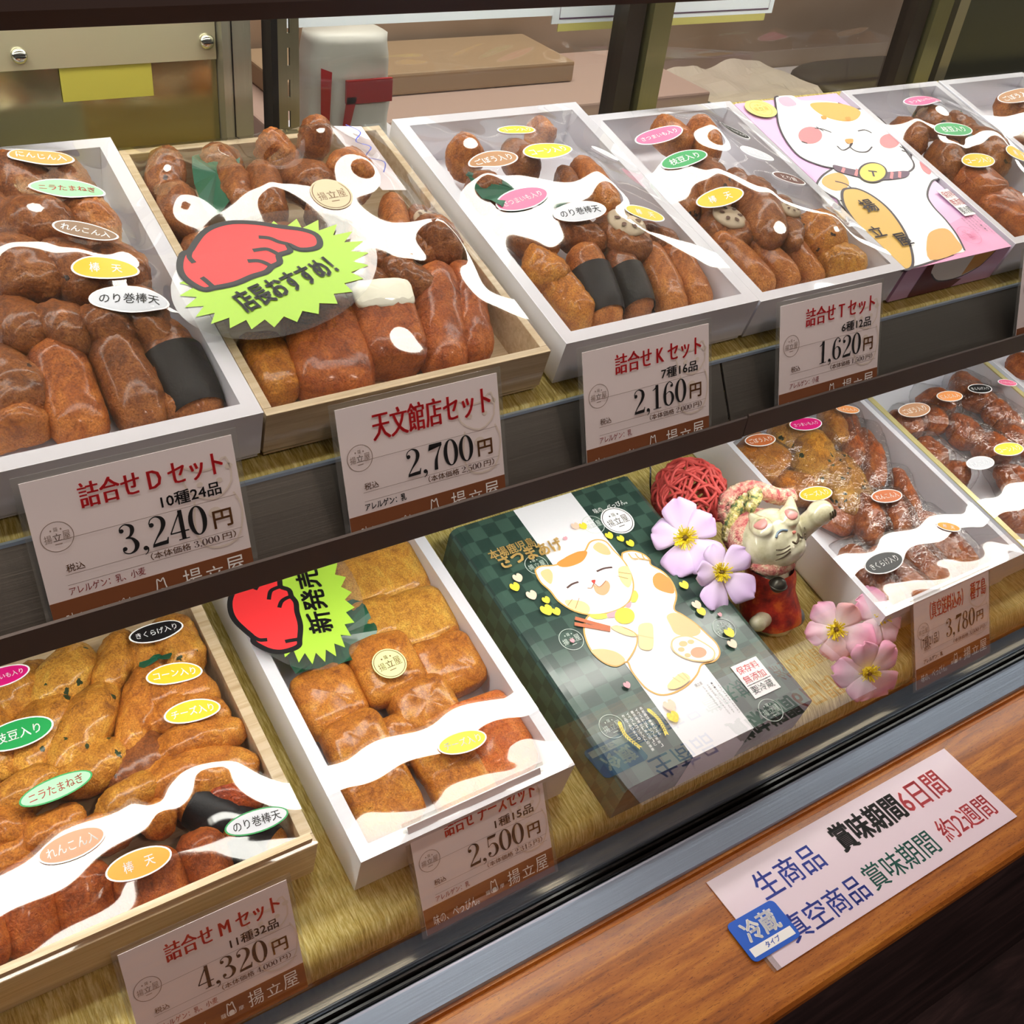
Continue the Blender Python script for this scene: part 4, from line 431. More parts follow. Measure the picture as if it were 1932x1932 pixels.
def cake_mesh(kind, L, W, T, seed, nu=34, nv=30, lump=1.0):
    """a lumpy superellipsoid lying along x"""
    e1, e2, _ = SHAPE[kind]; vs = []; fs = []
    off = Vector((seed * 3.7, seed * 1.3, seed * 2.1))
    A, B_, C_ = L / 2, W / 2, T / 2
    plan = {'square': .42, 'slab': .5, 'tofu': .4}.get(kind)
    def pt(th, ph):
        if plan:  # rounded plan shape, pillow section
            x = sgnpow(math.cos(ph), plan) * math.cos(th) ** e1; y = sgnpow(math.sin(ph), plan) * math.cos(th) ** e1; z = sgnpow(math.sin(th), .75)
        else:     # poles on the x axis
            x = sgnpow(math.sin(th), e1) ; y = math.cos(th) ** (e1) * sgnpow(math.cos(ph), e2); z = math.cos(th) ** e1 * sgnpow(math.sin(ph), e2)
        if kind == 'tri': y *= 1 - .45 * x
        p = Vector((x * A, y * B_, z * C_))
        nz = noise.noise(p * 55 + off) * .0020 + noise.noise(p * 140 + off) * .0008
        q_ = p * 230 + off + Vector((noise.noise(p * 90 + off), noise.noise(p * 90 - off), 0)) * 2.2
        nz += (abs(noise.noise(q_)) - .25) * .0011 + noise.noise(p * 520 + off) * .00035
        rd = Vector((x, y, z)); rd = rd.normalized() if rd.length > 1e-6 else rd
        p += rd * nz * lump * (1.25 if kind in ('oval', 'ball', 'tri', 'renkon') else .8)
        if kind == 'oval': p.z += .0016 * math.sin(x * 3 + seed) * lump
        return p
    n0 = pt(-math.pi / 2, 0); vs.append(n0)
    for i in range(1, nu):
        th = -math.pi / 2 + math.pi * i / nu
        for j in range(nv): vs.append(pt(th, 2 * math.pi * j / nv))
    vs.append(pt(math.pi / 2, 0)); last = len(vs) - 1
    for j in range(nv): fs.append((0, 1 + (j + 1) % nv, 1 + j)); fs.append((last, last - nv + j, last - nv + (j + 1) % nv))
    for i in range(nu - 2):
        for j in range(nv):
            a = 1 + i * nv + j; b = 1 + i * nv + (j + 1) % nv; fs.append((a, b, b + nv, a + nv))
    return vs, fs
EXTRA = {'oval': .55, 'stick': .40, 'nori': .40, 'square': .10, 'slab': .35, 'tofu': .12, 'ball': .5, 'renkon': .45, 'tri': .45}
NORI = mat('nori_seaweed', rgb(12, 12, 16), rough=0.45, spec=.35)
t_ = tex_noise(NORI, 400, 3); bump(NORI, t_.outputs[0], 0.5, 0.0006)
TOFU = mat('cut_white_fishcake', rgb(232, 226, 206), rough=0.4)
LOTUS = mat('lotus_root', rgb(196, 176, 148), rough=0.45); LOTUSHOLE = mat('lotus_hole', rgb(92, 60, 42), rough=0.6)
LEAF = mat('green_divider_leaf', rgb(18, 92, 66), rough=0.35, coat=0.3)
PALECUT = mat('pale_cut_face', rgb(226, 190, 128), rough=0.5)

def film_grid(b, cakes_local, flatness=0.0, bumps=True, margin=0.0):
    """taut membrane: rim height at the edge, pushed up by the fishcakes, otherwise the average of its neighbours"""
    t, x0, x1, yF, zF, ln, h = BOXES[b]; W = x1 - x0
    nx, ny = int(W / .0026) + 1, int(ln / .0026) + 1
    X, Y = np.meshgrid(np.linspace(0, W, nx), np.linspace(0, ln, ny), indexing='ij')
    ob = np.full((nx, ny), h - 0.004)
    for (cx, cy, cn, dx, dy, L, Wd, T, kind) in cakes_local:
        a = (X - cx) * dx + (Y - cy) * dy; c = -(X - cx) * dy + (Y - cy) * dx
        e = 2.0 if kind in ('oval', 'ball') else 4.0
        q = np.clip(1 - np.abs(a / (L / 2)) ** e - np.abs(c / (Wd / 2)) ** 2, 0, 1)
        ob = np.maximum(ob, np.where(q > 0, cn + T / 2 * np.sqrt(q) + .0020, 0))
    H = np.maximum(ob, h + .0008)
    edge = np.zeros((nx, ny), bool); edge[0, :] = edge[-1, :] = edge[:, 0] = edge[:, -1] = True
    fall = np.minimum(np.minimum(X, W - X), np.minimum(Y, ln - Y))
    ob = np.minimum(ob, h + .0008 + fall * .9)
    for it in range(900):
        A = H.copy(); A[1:-1, 1:-1] = (H[:-2, 1:-1] + H[2:, 1:-1] + H[1:-1, :-2] + H[1:-1, 2:]) / 4
        H = np.maximum(A, ob); H[edge] = h + .0008
    for it in range(5):   # the film is stiff: it bridges the small dimples
        A = H.copy(); A[1:-1, 1:-1] = (H[:-2, 1:-1] + H[2:, 1:-1] + H[1:-1, :-2] + H[1:-1, 2:] + 4 * H[1:-1, 1:-1]) / 8; H = A
    sd = sum(map(ord, b))
    if bumps:
        rip = (.0005 if b in 'DNKTSV' else .00022) * (np.sin(X * 52 + sd) * np.sin(Y * 41 + sd * 2) + .6 * np.sin(X * 95 + Y * 60 + sd))
        H = H + rip * np.clip(fall / .02, 0, 1)
    return H + .0008, W, ln
def film_sample(F, x, y):
    H, W, ln = F; nx, ny = H.shape
    fx = min(max(x / W * (nx - 1), 0), nx - 1.001); fy = min(max(y / ln * (ny - 1), 0), ny - 1.001)
    i, j = int(fx), int(fy); u, v = fx - i, fy - j
    return float(H[i, j] * (1 - u) * (1 - v) + H[i + 1, j] * u * (1 - v) + H[i, j + 1] * (1 - u) * v + H[i + 1, j + 1] * u * v)

def place_oval(txt, col, tc, cx, cy, w, ang, ratio, F, root, name='sticker'):
    a = math.radians(ang); ca, sa = math.cos(a), math.sin(a)
    def pl(x, y, z):
        X, Y = cx + x * ca - y * sa, cy + x * sa + y * ca
        return (X, Y, film_sample(F, X, Y) + .0007 + z)
    def grid(rx, ry, lay):
        vs = [(0, 0)]; fs = []; n = 28; R = 4
        for r in range(1, R + 1):
            vs += [(rx * r / R * math.cos(2 * math.pi * i / n), ry * r / R * math.sin(2 * math.pi * i / n)) for i in range(n)]
        fs += [(0, 1 + i, 1 + (i + 1) % n) for i in range(n)]
        for r in range(R - 1):
            for i in range(n):
                p = 1 + r * n + i; q = 1 + r * n + (i + 1) % n; fs.append((p, p + n, q + n, q))
        return vs, fs
    h = w * ratio
    rim = 'green' if (col in ('mint', 'silver') and ratio < .45) else 'sticker_rim'
    v1, f1 = grid(w / 2, h / 2, 0); v2, f2 = grid(w / 2 - .0011, h / 2 - .0009, 3)
    o = flat([(v1, f1, 0, 0), (v2, f2, 1, 3)], name, [INK[rim], INK[col]], root, place=pl)
    for p in o.data.polygons: p.use_smooth = True
    n = len(txt); tw = w * min(.74, .155 * n); th = min(h * .44, tw / n * 1.15)
    tv, tf = text2d(txt, -tw / 2, -th / 2, tw, th, bold=.012)
    flat([(tv, tf, 0, 7)], 'lettering', [INK[tc]], o, place=pl)
    return o
def logo_round(cx, cy, r, ring, paper, pl, parent, name='round_seal', fill=True, ang=0.0, lay=0):
    ca, sa = math.cos(ang), math.sin(ang)
    P = lambda x, y, z: pl(cx + x * ca - y * sa, cy + x * sa + y * ca, z)
    sh = []
    if fill: sh.append(poly2d(disc2d(0, 0, r, r, 36)) + (0, lay))
    sh.append(strip2d(disc2d(0, 0, r * .9, r * .9, 36), r * .045, True) + (1, lay + 1))
    sh.append(text2d('揚', -r * .72, -r * .3, r * .42, r * .5) + (1, lay + 1)); sh.append(text2d('立', -r * .25, -r * .26, r * .5, r * .46, bold=.01) + (1, lay + 1)); sh.append(text2d('屋', r * .3, -r * .3, r * .42, r * .56) + (1, lay + 1))
    sh.append(text2d('薩', -r * .12, r * .32, r * .24, r * .26) + (1, lay + 1))
    for s_ in (-1, 1): sh.append(poly2d(disc2d(s_ * r * .28, r * .42, r * .05, r * .06, 8)) + (1, lay + 1))
    sh.append(strip2d([(-r * .2, -r * .45), (r * .2, -r * .45)], r * .05) + (1, lay + 1))
    return flat(sh, name, [INK[paper], INK[ring]], parent, place=P)

CAKE_LIST = []
def make_box(b):
    t, x0, x1, yF, zF, ln, h = BOXES[b]; W = x1 - x0; w = WALL[b]
    M = box_matrix(b); root = empty('gift_box', None, label=BOXLABEL[b], cat='box', group='gift boxes of fishcakes in the case', mw=M)
    body = PAULOWNIA if b in 'NM' else BOXWHITE
    # base and four walls; the walls of the white boxes are folded double board
    MB().box(0.001, W - .001, 0.001, ln - .001, 0, .003).build('base', body, root)
    if b in 'NM':
        for nm, q in (('front', (0, W, 0, w)), ('back', (0, W, ln - w, ln)), ('left', (0, w, w, ln - w)), ('right', (W - w, W, w, ln - w))):
            MB().box(q[0], q[1], q[2], q[3], .003, h).build('side_board', body, root, bevel=.0005)
        if b == 'M':
            MB().box(w * .35, W - w * .35, w * .35, w * .9, h, h + .0045).box(w * .35, w * .9, w * .9, ln - w, h, h + .0045).build('inner_ledge', body, root)
    else:
        mat_ = {'B': CREAMGOLD}.get(b, BOXWHITE)
        for q in ((0, W, 0, .0016), (0, W, ln - .0016, ln), (0, .0016, .0016, ln - .0016), (W - .0016, W, .0016, ln - .0016)):
            MB().box(*q, .003, h).build('outer_side', body, root)
        for q in ((w, W - w, w - .0012, w), (w, W - w, ln - w, ln - w + .0012), (w - .0012, w, w - .0012, ln - w + .0012), (W - w, W - w + .0012, w - .0012, ln - w + .0012)):
            MB().box(*q, .003, h).build('inner_side', body, root)
        rim = MB(); z0, z1 = h - .0002, h + .0012
        for q in ((0, W, 0, w), (0, W, ln - w, ln), (0, w, w, ln - w), (W - w, W, w, ln - w)): rim.box(*q, z0, z1)
        rim.build('rim', mat_, root)
    loc_ = []
    cakes = CAKES.get(b, [])
    info = []
    for i, (kind, ax, ay, an, bx, by, bn, wd, th, c, o_) in enumerate(cakes):
        wd *= 1.16 if kind != 'square' else 1.06; th *= 1.22 if kind != 'square' else 1.06
        P0, P1 = Vector((ax, ay, an - .0015)), Vector((bx, by, bn - .0015)); d = P1 - P0; D = d.length or .001
        L = D * 1.03 + wd * EXTRA[kind]
        if kind == 'ball': L = max(L, wd * .95)
        C = (P0 + P1) / 2
        # stay inside the walls
        ct = d.normalized(); ext = Vector((abs(ct.x) * L / 2 + abs(ct.y) * wd / 2, abs(ct.y) * L / 2 + abs(ct.x) * wd / 2))
        hx, hy = min(ext.x, (W - 2 * w) / 2), min(ext.y, (ln - 2 * w) / 2)
        C.x = min(max(C.x, w + hx * .92), W - w - hx * .92); C.y = min(max(C.y, w + hy * .92), ln - w - hy * .92)
        C.z = max(C.z, .003 + th * .5)
        loc_.append((C.x, C.y, C.z, ct.x, ct.y, L, wd, th, kind)); info.append((i, C, d, L, wd, th, kind, c, o_))
    F = film_grid(b, loc_)
    # rows for the labels
    order = sorted(info, key=lambda q: q[1].y); rows = []
    for q in order:
        if rows and q[1].y - rows[-1][0][1].y < .034: rows[-1].append(q)
        else: rows.append([q])
    pos = {}
    for r, row in enumerate(rows):
        for k, q in enumerate(sorted(row, key=lambda q: q[1].x)):
            pos[q[0]] = '%s from left in %s row' % (ORD[k], ORD[r] if r else 'front')
    for (i, C, d, L, wd, th, kind, c, o_) in info:
        ex = d.normalized(); ez = Vector((0, 0, 1)); ez = (ez - ex * ez.dot(ex)).normalized()
        rng = random.Random(i * 7 + ord(b))
        ey = ez.cross(ex); roll = (rng.random() - .5) * .5 if kind in ('oval', 'tri') else 0
        R = Matrix((ex, ey, ez)).transposed().to_4x4() @ Matrix.Rotation(roll, 4, 'X')
        vs, fs = cake_mesh(kind, L, wd, th, i + ord(b) * .37)
        mm = fried(c, o_.get('f', ''))
        o = MB().add(vs, fs).build('fishcake', mm, None, smooth=True)
        o.matrix_world = M @ Matrix.Translation(C) @ R
        look = LOOK[kind] + (' dark-flecked' if o_.get('f') == 'speck' else ' green-flecked' if o_.get('f', '')[:5] == 'green' else '')
        tag(o, '%s fishcake, %s, %s' % (look, pos[i], CAR[b]), 'fishcake', 'fishcakes in the ' + CAR[b])
        if kind == 'nori':
            nb = MB(); n = 24; K = 9; xs = [L * (-.17 + .55 * k / (K - 1)) for k in range(K)]
            ring = []
            for x_ in xs:
                rr = max(0.0, 1 - abs(x_ / (L / 2 * 1.03)) ** (2 / .62)) ** (.31)
                ring += [(x_, ((wd / 2 + .0014) * rr) * math.cos(q), ((th / 2 + .0016) * rr) * math.sin(q)) for q in (2 * math.pi * j / n for j in range(n))]
            fs_ = [(k * n + j, k * n + (j + 1) % n, (k + 1) * n + (j + 1) % n, (k + 1) * n + j) for k in range(K - 1) for j in range(n)]
            tag(nb.add(ring, fs_).build('nori_band', NORI, o, smooth=True), 'black seaweed band')
        if kind == 'tofu':
            vs2, fs2 = cake_mesh('tofu', wd * .52, wd * .9, .006, 3); q = MB().add([(v[0] - L * .30, v[1], v[2] + th * .44) for v in vs2], fs2)
            tag(q.build('cut_face', TOFU, o, smooth=True), 'white cut face')
        if kind == 'renkon':
            r = min(wd, L) * .40; sl = MB().add(*[x for x in cake_mesh('ball', r * 2.1, r * 1.9, .007, 5, 14, 20, .3)])
            s_ = sl.build('lotus_slice', LOTUS, o, smooth=True); s_.location = (-L * .04, 0, th * .46)
            hl = MB()
            for k in range(7):
                a = 2 * math.pi * k / 7; rr = .55 * r if k < 6 else 0; a = 2 * math.pi * k / 6
                hl.add([(x_, y_, .0036) for x_, y_ in disc2d(rr * math.cos(a), rr * math.sin(a), r * .17, r * .12, 10, a)], [tuple(range(10))])
            hl.build('lotus_hole', LOTUSHOLE, s_)
    for k, pts in enumerate(LEAVES.get(b, [])):
        P = catmull([(p[0], p[1]) for p in pts], True, 3); n = len(P); cx = sum(p[0] for p in P) / n; cy = sum(p[1] for p in P) / n
        z = {'N': .036, 'K': .039, 'C': .0365, 'M': .050, 'S': .036}[b]
        lf = MB(); vs = [(cx, cy, z + .002)] + [(p[0], p[1], z + .0025 * math.sin(i * 1.7)) for i, p in enumerate(P)]
        lf.add(vs, [(0, 1 + i, 1 + (i + 1) % n) for i in range(n)])
        o = lf.build('divider_leaf', LEAF, None); o.matrix_world = M
        tag(o, 'green plastic divider leaf among fishcakes, ' + CAR[b], 'leaf')
    # film and what is stuck on it
    H, Wf, lf_ = F; nx, ny = H.shape
    vs = [(Wf * i / (nx - 1), lf_ * j / (ny - 1), float(H[i, j])) for i in range(nx) for j in range(ny)]
    fs = [(i * ny + j, (i + 1) * ny + j, (i + 1) * ny + j + 1, i * ny + j + 1) for i in range(nx - 1) for j in range(ny - 1)]
    MB().add(vs, fs).build('film', FILM2 if b in 'CAB' else FILM, root, smooth=True)
    for (txt, col, tc, cx, cy, w_, ang, ratio) in STICKERS.get(b, []):
        place_oval(txt, col, tc, cx, cy, w_, ang, ratio, F, root)
    if b in LOGOS:
        lx, ly, lr = LOGOS[b][0]
        logo_round(lx, ly, lr, 'brown_ink', 'logo_kraft' if b == 'N' else 'logo_green', lambda x, y, z: (x, y, film_sample(F, x, y) + .0004 + z), root, ang=.05)
    # vacuum pouches
    if b in 'AB':
        for k, (i, C, d, L, wd, th, kind, c, o_) in enumerate(info):
            vs, fs = cake_mesh('square', L * 1.22, wd * 1.28, th * 1.02, k + 50, 16, 20, 1.6)
            o = MB().add(vs, fs).build('vacuum_pouch', POUCHF, None, smooth=True)
            ex = d.normalized(); ez = Vector((0, 0, 1)); ez = (ez - ex * ez.dot(ex)).normalized(); ey = ez.cross(ex)
            o.matrix_world = M @ Matrix.Translation(C) @ Matrix((ex, ey, ez)).transposed().to_4x4()
            tag(o, 'clear crinkled pouch, %s, %s' % (pos[i], CAR[b]), 'pouch', 'vacuum pouches in the ' + CAR[b])
    return root, F

# ------------------------------------------------------------------ case: decks, rails, glass, counter
L_S = math.tan(math.radians(10.2)); U_S = math.tan(math.radians(13.8))
XA, XB = -0.75, 2.3
def struct(mb, name, mats, label=None, cat=None, smooth=False, bevel=0.0, parent=None):
    o = mb.build(name, mats, parent, smooth=smooth, bevel=bevel)
    if not parent:
        if cat: tag(o, label, cat)
        else: tag(o, label, None, None, 'structure')
    return o
def deck_mesh(prof, seed, amp=.0012):
    """cloth laid over a board: a profile swept along x with soft creases"""
    nx = 170; vs = []; fs = []; n = len(prof)
    for i in range(nx + 1):
        x = XA + (XB - XA) * i / nx
        for (y, z) in prof:
            w = noise.noise(Vector((x * 9, y * 14, seed))) * amp + noise.noise(Vector((x * 30, y * 40, seed))) * amp * .35
            vs.append((x, y + w * .4, z + w - amp * .5))
    for i in range(nx):
        for j in range(n - 1): fs.append((i * n + j, (i + 1) * n + j, (i + 1) * n + j + 1, i * n + j + 1))
    return MB().add(vs, fs)
lz = lambda y: -.6205 + L_S * (y - .345)
low = [(.325, -.652), (.319, -.650), (.3165, -.644), (.3165, -.637), (.319, -.631), (.324, lz(.324) - .0003)] + [(y, lz(y) - .0006) for y in (.33, .34, .36, .38, .40, .43, .46, .5, .55, .6, .66, .72, .78)]
o = struct(deck_mesh(low, 1.0), 'lower_deck_cloth', GOLD, 'crinkled gold cloth covering the lower tier of the case', 'cloth', smooth=True)
uz = lambda y: -.3490 + U_S * (y - .453)
up = [(.444, -.365), (.4425, -.360), (.4425, -.355), (.4440, uz(.444) - .0003)] + [(y, uz(y) - .0006) for y in (.447, .46, .49, .52, .56, .6, .64, .68, .700, .712)]
o = struct(deck_mesh(up, 5.0, .0008), 'upper_deck_cloth', GOLD, 'gold cloth strip under the boxes on the upper shelf', 'cloth', smooth=True)
shelf = empty('display_shelf', (0, 0, 0), label='upper steel shelf of the case with dark brown front rail', cat='shelf')
MB().prism_x([(.446, -.364), (.714, uz(.714) - .004), (.714, uz(.714) - .016), (.446, -.384)], XA, XB).build('shelf_board', PLATE, shelf)
for x0, x1 in ((XA, .4945), (.4965, XB)):
    MB().prism_x([(.4400, -.3532), (.4418, -.3532), (.4140, -.3980), (.4122, -.3975)], x0, x1).build('front_plate', PLATE, shelf)
MB().prism_x([(.4392, -.3536), (.4398, -.3520), (.4425, -.3526), (.4425, -.3540)], XA, XB).build('plate_edge', STEEL, shelf)
for x0, x1, dz in ((XA, .4965, 0), (.4975, XB, .0012)):
    MB().prism_x([(.4060, -.3765 + dz), (.4090, -.3795 + dz), (.4100, -.3955 + dz), (.4070, -.3960 + dz), (.4050, -.3940 + dz), (.4050, -.3775 + dz)], x0, x1).build('price_rail', RAILM, shelf)
# lamps of the case
def tube_lamp(name, y, z, r, strength, label, col=(1.0, .97, .90, 1), up=False):
    root = empty(name, (0, 0, 0), label=label, cat='lamp', group=None)
    e = mat('lit_tube_%s' % name, (1, 1, 1, 1), emis=col, strength=strength)
    MB().prism_x([(y - r, z), (y - r * .6, z - .004), (y + r * .6, z - .004), (y + r, z)], XA + .05, XB - .3).build('diffuser', e, root)
    MB().box(XA, XB, y - r - .003, y + r + .003, z + .0005, z + .012).build('housing', mat('lamp_housing', rgb(230, 230, 225), .4), root)
MB().box(XA, XB, .4236, .4246, -.4085, -.3900).build('added_light_block', BLACK, shelf)  # dark strip added out of sight to keep lamp light off the front plate
tube_lamp('shelf_tube_lamp', .438, -.4030, .012, TUBE_LOW, 'white tube lamp under the front of the upper shelf')
tube_lamp('ceiling_tube_lamp', .66, -.075, .022, TUBE_TOP, 'white tube lamp under the roof of the case, towards the back')
tube_lamp('ceiling_tube_lamp', .45, -.055, .016, TUBE_TOP * .55, 'white tube lamp under the roof of the case, towards the customer')
struct(MB().box(XA, XB, .30, .83, -.030, -.015), 'ceiling', mat('case_ceiling', rgb(190, 186, 176), .5))
# top rail, glass, sill
struct(MB().prism_x([(.289, -.0810), (.302, -.0835), (.302, -.030), (.286, -.030), (.286, -.076)], XA, XB), 'top_rail', RAILM, 'dark brown rail along the top of the front glass', 'rail')
g_ = MB().add([(XA, .2975, -.6640), (XB, .2975, -.6640), (XB, .2975, -.080), (XA, .2975, -.080)], [(0, 1, 2, 3)])
struct(g_, 'front_glass', GLASS, 'tall clear glass pane along the front of the case', 'glass')
sill = empty('glass_sill', (0, 0, 0), label='black and steel sill holding the front glass above the wooden ledge', cat='sill')
MB().prism_x([(.325, -.652), (.3265, -.664), (.3050, -.6640), (.3050, -.6625), (.3230, -.6600)], XA, XB).build('inner_channel', brushed('dark_channel', rgb(120, 112, 98), .22, 1.0), sill)
for y0, y1, z in ((.3035, .3060, -.6585), (.2990, .3022, -.6590), (.2935, .2968, -.6580)):
    MB().prism_x([(y0, -.668), (y0, z - .0012), (y0 + .0008, z), (y1 - .0008, z), (y1, z - .0012), (y1, -.668)], XA, XB).build('gasket', BLACK, sill, smooth=False)
MB().prism_x([(.2925, -.670), (.2925, -.6588), (.2918, -.6583), (.2905, -.6588), (.2730, -.6625), (.2722, -.6640), (.2722, -.670)], XA, XB).build('steel_trim', STEEL, sill)
led = [(.2722, -.6660), (.2700, -.6660), (.2690, -.6690), (.2660, -.6690), (.2650, -.6670), (.1690, -.6700), (.1650, -.6708), (.1625, -.6735), (.1620, -.6775), (.1635, -.6830), (.1700, -.7000), (.1850, -.7030), (.2722, -.7030)]
struct(MB().prism_x(led, XA, XB), 'counter_ledge', WOOD, 'orange-brown varnished wooden ledge along the front of the case', 'ledge')
# base of the case, plinth and floor below the ledge
struct(MB().box(XA, XB, .20, .84, -1.45, -.703), 'case_base', DARKWOOD, 'dark stained panel below the wooden ledge', 'cabinet')
struct(MB().prism_x([(.20, -1.16), (-.32, -1.19), (-.32, -1.24), (.20, -1.24)], XA, XB + 1), 'low_step', DARKWOOD, 'dark grained wooden step in front of the case', 'step')
struct(MB().box(-2.5, 4.5, -2.5, 2.6, -EYE - .05, -EYE), 'floor', mat('shop_floor', rgb(70, 62, 60), .5))
struct(MB().box(XA, XB, .745, .76, -.66, -.33), 'wall_back', mat('case_back', rgb(90, 84, 74), .5))

# ------------------------------------------------------------------ back of the case and what shows through it
YB = .715
def slab(name, x0, x1, z0, z1, y0, y1, m, label=None, cat=None, parent=None, bevel=0, sh=0.0):
    vs = [(x + (sh * (z - z1)), y, z) for x in (x0, x1) for y in (y0, y1) for z in (z0, z1)]
    mb = MB().add(vs, [(0, 1, 3, 2), (4, 6, 7, 5), (0, 4, 5, 1), (2, 3, 7, 6), (0, 2, 6, 4), (1, 5, 7, 3)])
    o = mb.build(name, m, parent, bevel=bevel)
    if label: tag(o, label, cat)
    return o
pl = empty('steel_back_panel', (0, 0, 0), label='polished steel panel with two round screws at upper left', cat='panel')
slab('panel', 0.1144, 0.2543, -0.3218, -0.1699, YB, YB + .004, MIRRORSTEEL, parent=pl)
slab('upper_strip', 0.118, 0.2539, -0.2226, -0.1699, YB - .0025, YB - .0003, mat('cream_metal_strip', rgb(214, 206, 172), .3, .6), parent=pl)
for x, z in ((0.1332, -0.2138), (0.2477, -0.2111)):
    sv, sf = cake_mesh('ball', .0095, .0095, .006, 1, 10, 16, 0); s_ = MB().add([(v[0] + x, v[2] + YB - .004, v[1] + z) for v in sv], sf).build('screw', CHROME, pl, smooth=True)
    MB().box(x - .003, x + .003, YB - .0075, YB - .0066, z - .0004, z + .0004).build('slot', BLACK, s_)
slab('reflection_patch', 0.1551, 0.2114, -0.2433, -0.2192, YB - .0015, YB - .0009, mat('yellow_reflection', rgb(178, 168, 66), .6), 'yellow paper note on the polished steel panel', 'painted_reflection')  # the yellow reflection in the steel, painted as a flat patch
fr = empty('back_door_frame', (0, 0, 0), label='aluminium upright at the right edge of the steel panel', cat='post')
slab('upright', 0.2548, 0.274, -0.3308, -0.1699, YB - .012, YB + .01, brushed('pale_aluminium', rgb(172, 170, 152), 0.3129, 0.7599, stretch=(60, 60, 1)), parent=fr)
slab('groove', 0.2606, 0.2615, -0.3308, -0.1699, YB - .0125, YB - .0119, BLACK, parent=fr)
sp = empty('slotted_upright', (0, 0, 0), label='slotted steel shelf standard behind the wooden box', cat='post')
zs = [-0.1922 - .0205 * k for k in range(8)]
slab('side_flange', 0.2847, 0.2892, -0.3308, -0.1699, YB - .020, YB - .004, mat('dark_steel', rgb(44, 42, 40), .4, .7), parent=sp)
x0, x1 = 0.2892, 0.304
slab('strip_edge', x0, x0 + .0065, -0.3308, -0.1699, YB - .020, YB - .018, ALU, parent=sp); slab('strip_edge', x1 - .0065, x1, -0.3308, -0.1699, YB - .020, YB - .018, ALU, parent=sp)
prev = -0.1699
for z in zs:
    slab('web', x0 + .0065, x1 - .0065, z + .0, prev, YB - .020, YB - .018, ALU, parent=sp); prev = z - .0115
slab('slot_back', x0 + .005, x1 - .005, -0.3308, -0.1699, YB - .012, YB - .010, BLACK, parent=sp)
for nm, lab, (a, b_), m2 in (('sliding_door_post', 'dark and brass-coloured post of the sliding back doors, middle', (0.5847, 0.6276), DARKALU), ('sliding_door_post', 'dark bronze post of the back doors beside the dark opening', (0.9324, 0.9789), DARKALU)):
    p = empty(nm, (0, 0, 0), label=lab, cat='post')
    k = (b_ - a)
    slab('dark_side', a, a + k * 0.4023, -0.3308, -0.1341, YB - .012, YB + .006, mat('dark_bronze', rgb(52, 44, 36), 0.3129, .5), parent=p)
    slab('groove_strip', a + k * 0.4023, a + k * 0.5185, -0.3308, -0.1341, YB - .004, YB + .006, mat('mid_bronze', rgb(112, 100, 74), 0.3129, .7), parent=p)
    slab('face', a + k * 0.5185, b_, -0.3308, -0.1341, YB - .016, YB + .006, brushed('brass_face', rgb(128, 122, 84), 0.2861, 0.7599, stretch=(60, 60, 1)), parent=p)
p = empty('dark_back_panel', (0, 0, 0), label='dark panel with a pale vertical strip behind the rightmost boxes', cat='panel')
slab('panel', 0.9789, 1.9, -0.3755, -0.0894, YB + .02, YB + .03, mat('dark_olive_panel', rgb(38, 38, 28), .4, .2), parent=p)
slab('strip', 1.0281, 1.0442, -0.3755, -0.0894, YB + .012, YB + .02, mat('strip_olive', rgb(120, 112, 90), .4, .5), parent=p)
slab('strip', 0.9995, 1.0049, -0.3755, -0.0894, YB + .012, YB + .02, mat('strip_olive', rgb(120, 112, 90), .4, .5), parent=p)
slab('panel', -0.6705, 0.1144, -0.3755, -0.0894, YB + .006, YB + .016, mat('dark_olive_panel', rgb(38, 38, 28), .4, .2), label='dark back panel at the far left edge of the case', cat='panel')
# glass door panes
for k, (a, b_) in enumerate(((0.3044, 0.5851), (0.6276, 0.9329))):
    o = MB().add([(a, YB - .002, -0.3308), (b_, YB - .002, -0.3308), (b_, YB - .002, -0.1341), (a, YB - .002, -0.1341)], [(0, 1, 2, 3)]).build('back_door_pane', GLASS)
    tag(o, ['glass back door pane between slotted standard and middle post', 'glass back door pane right of the middle post'][k], 'glass')
# preparation room behind the panes
tanw = mat('tan_wall', rgb(176, 152, 130), .7); n, l, bs = nodes(tanw); t1 = tex_noise(tanw, 3.0, 3); l.new(ramp(tanw, t1.outputs[0], [(.35, rgb(160, 134, 110)), (.65, rgb(192, 172, 154))]).outputs[0], bs.inputs[0])
struct(MB().box(.0, 2.6, 1.34, 1.36, -EYE, .8), 'wall_rear', tanw)
slab('work_counter', .25, 1.95, -.90, -.485, .846, 1.338, mat('counter_top', rgb(196, 186, 184), .35), 'pale grey work counter in the room behind the glass doors', 'counter', bevel=.004)
slab('cardboard_carton', .46, 1.10, -.484, -.432, 1.12, 1.32, mat('pinkish_board', rgb(186, 158, 144), .6), 'long low pinkish-brown carton on the counter behind the glass', 'carton', bevel=.003)
slab('cardboard_carton', .50, .92, -.431, -.405, 1.20, 1.33, mat('tan_board', rgb(168, 142, 112), .6), 'tan carton lying on the pinkish carton behind the glass', 'carton', bevel=.003)
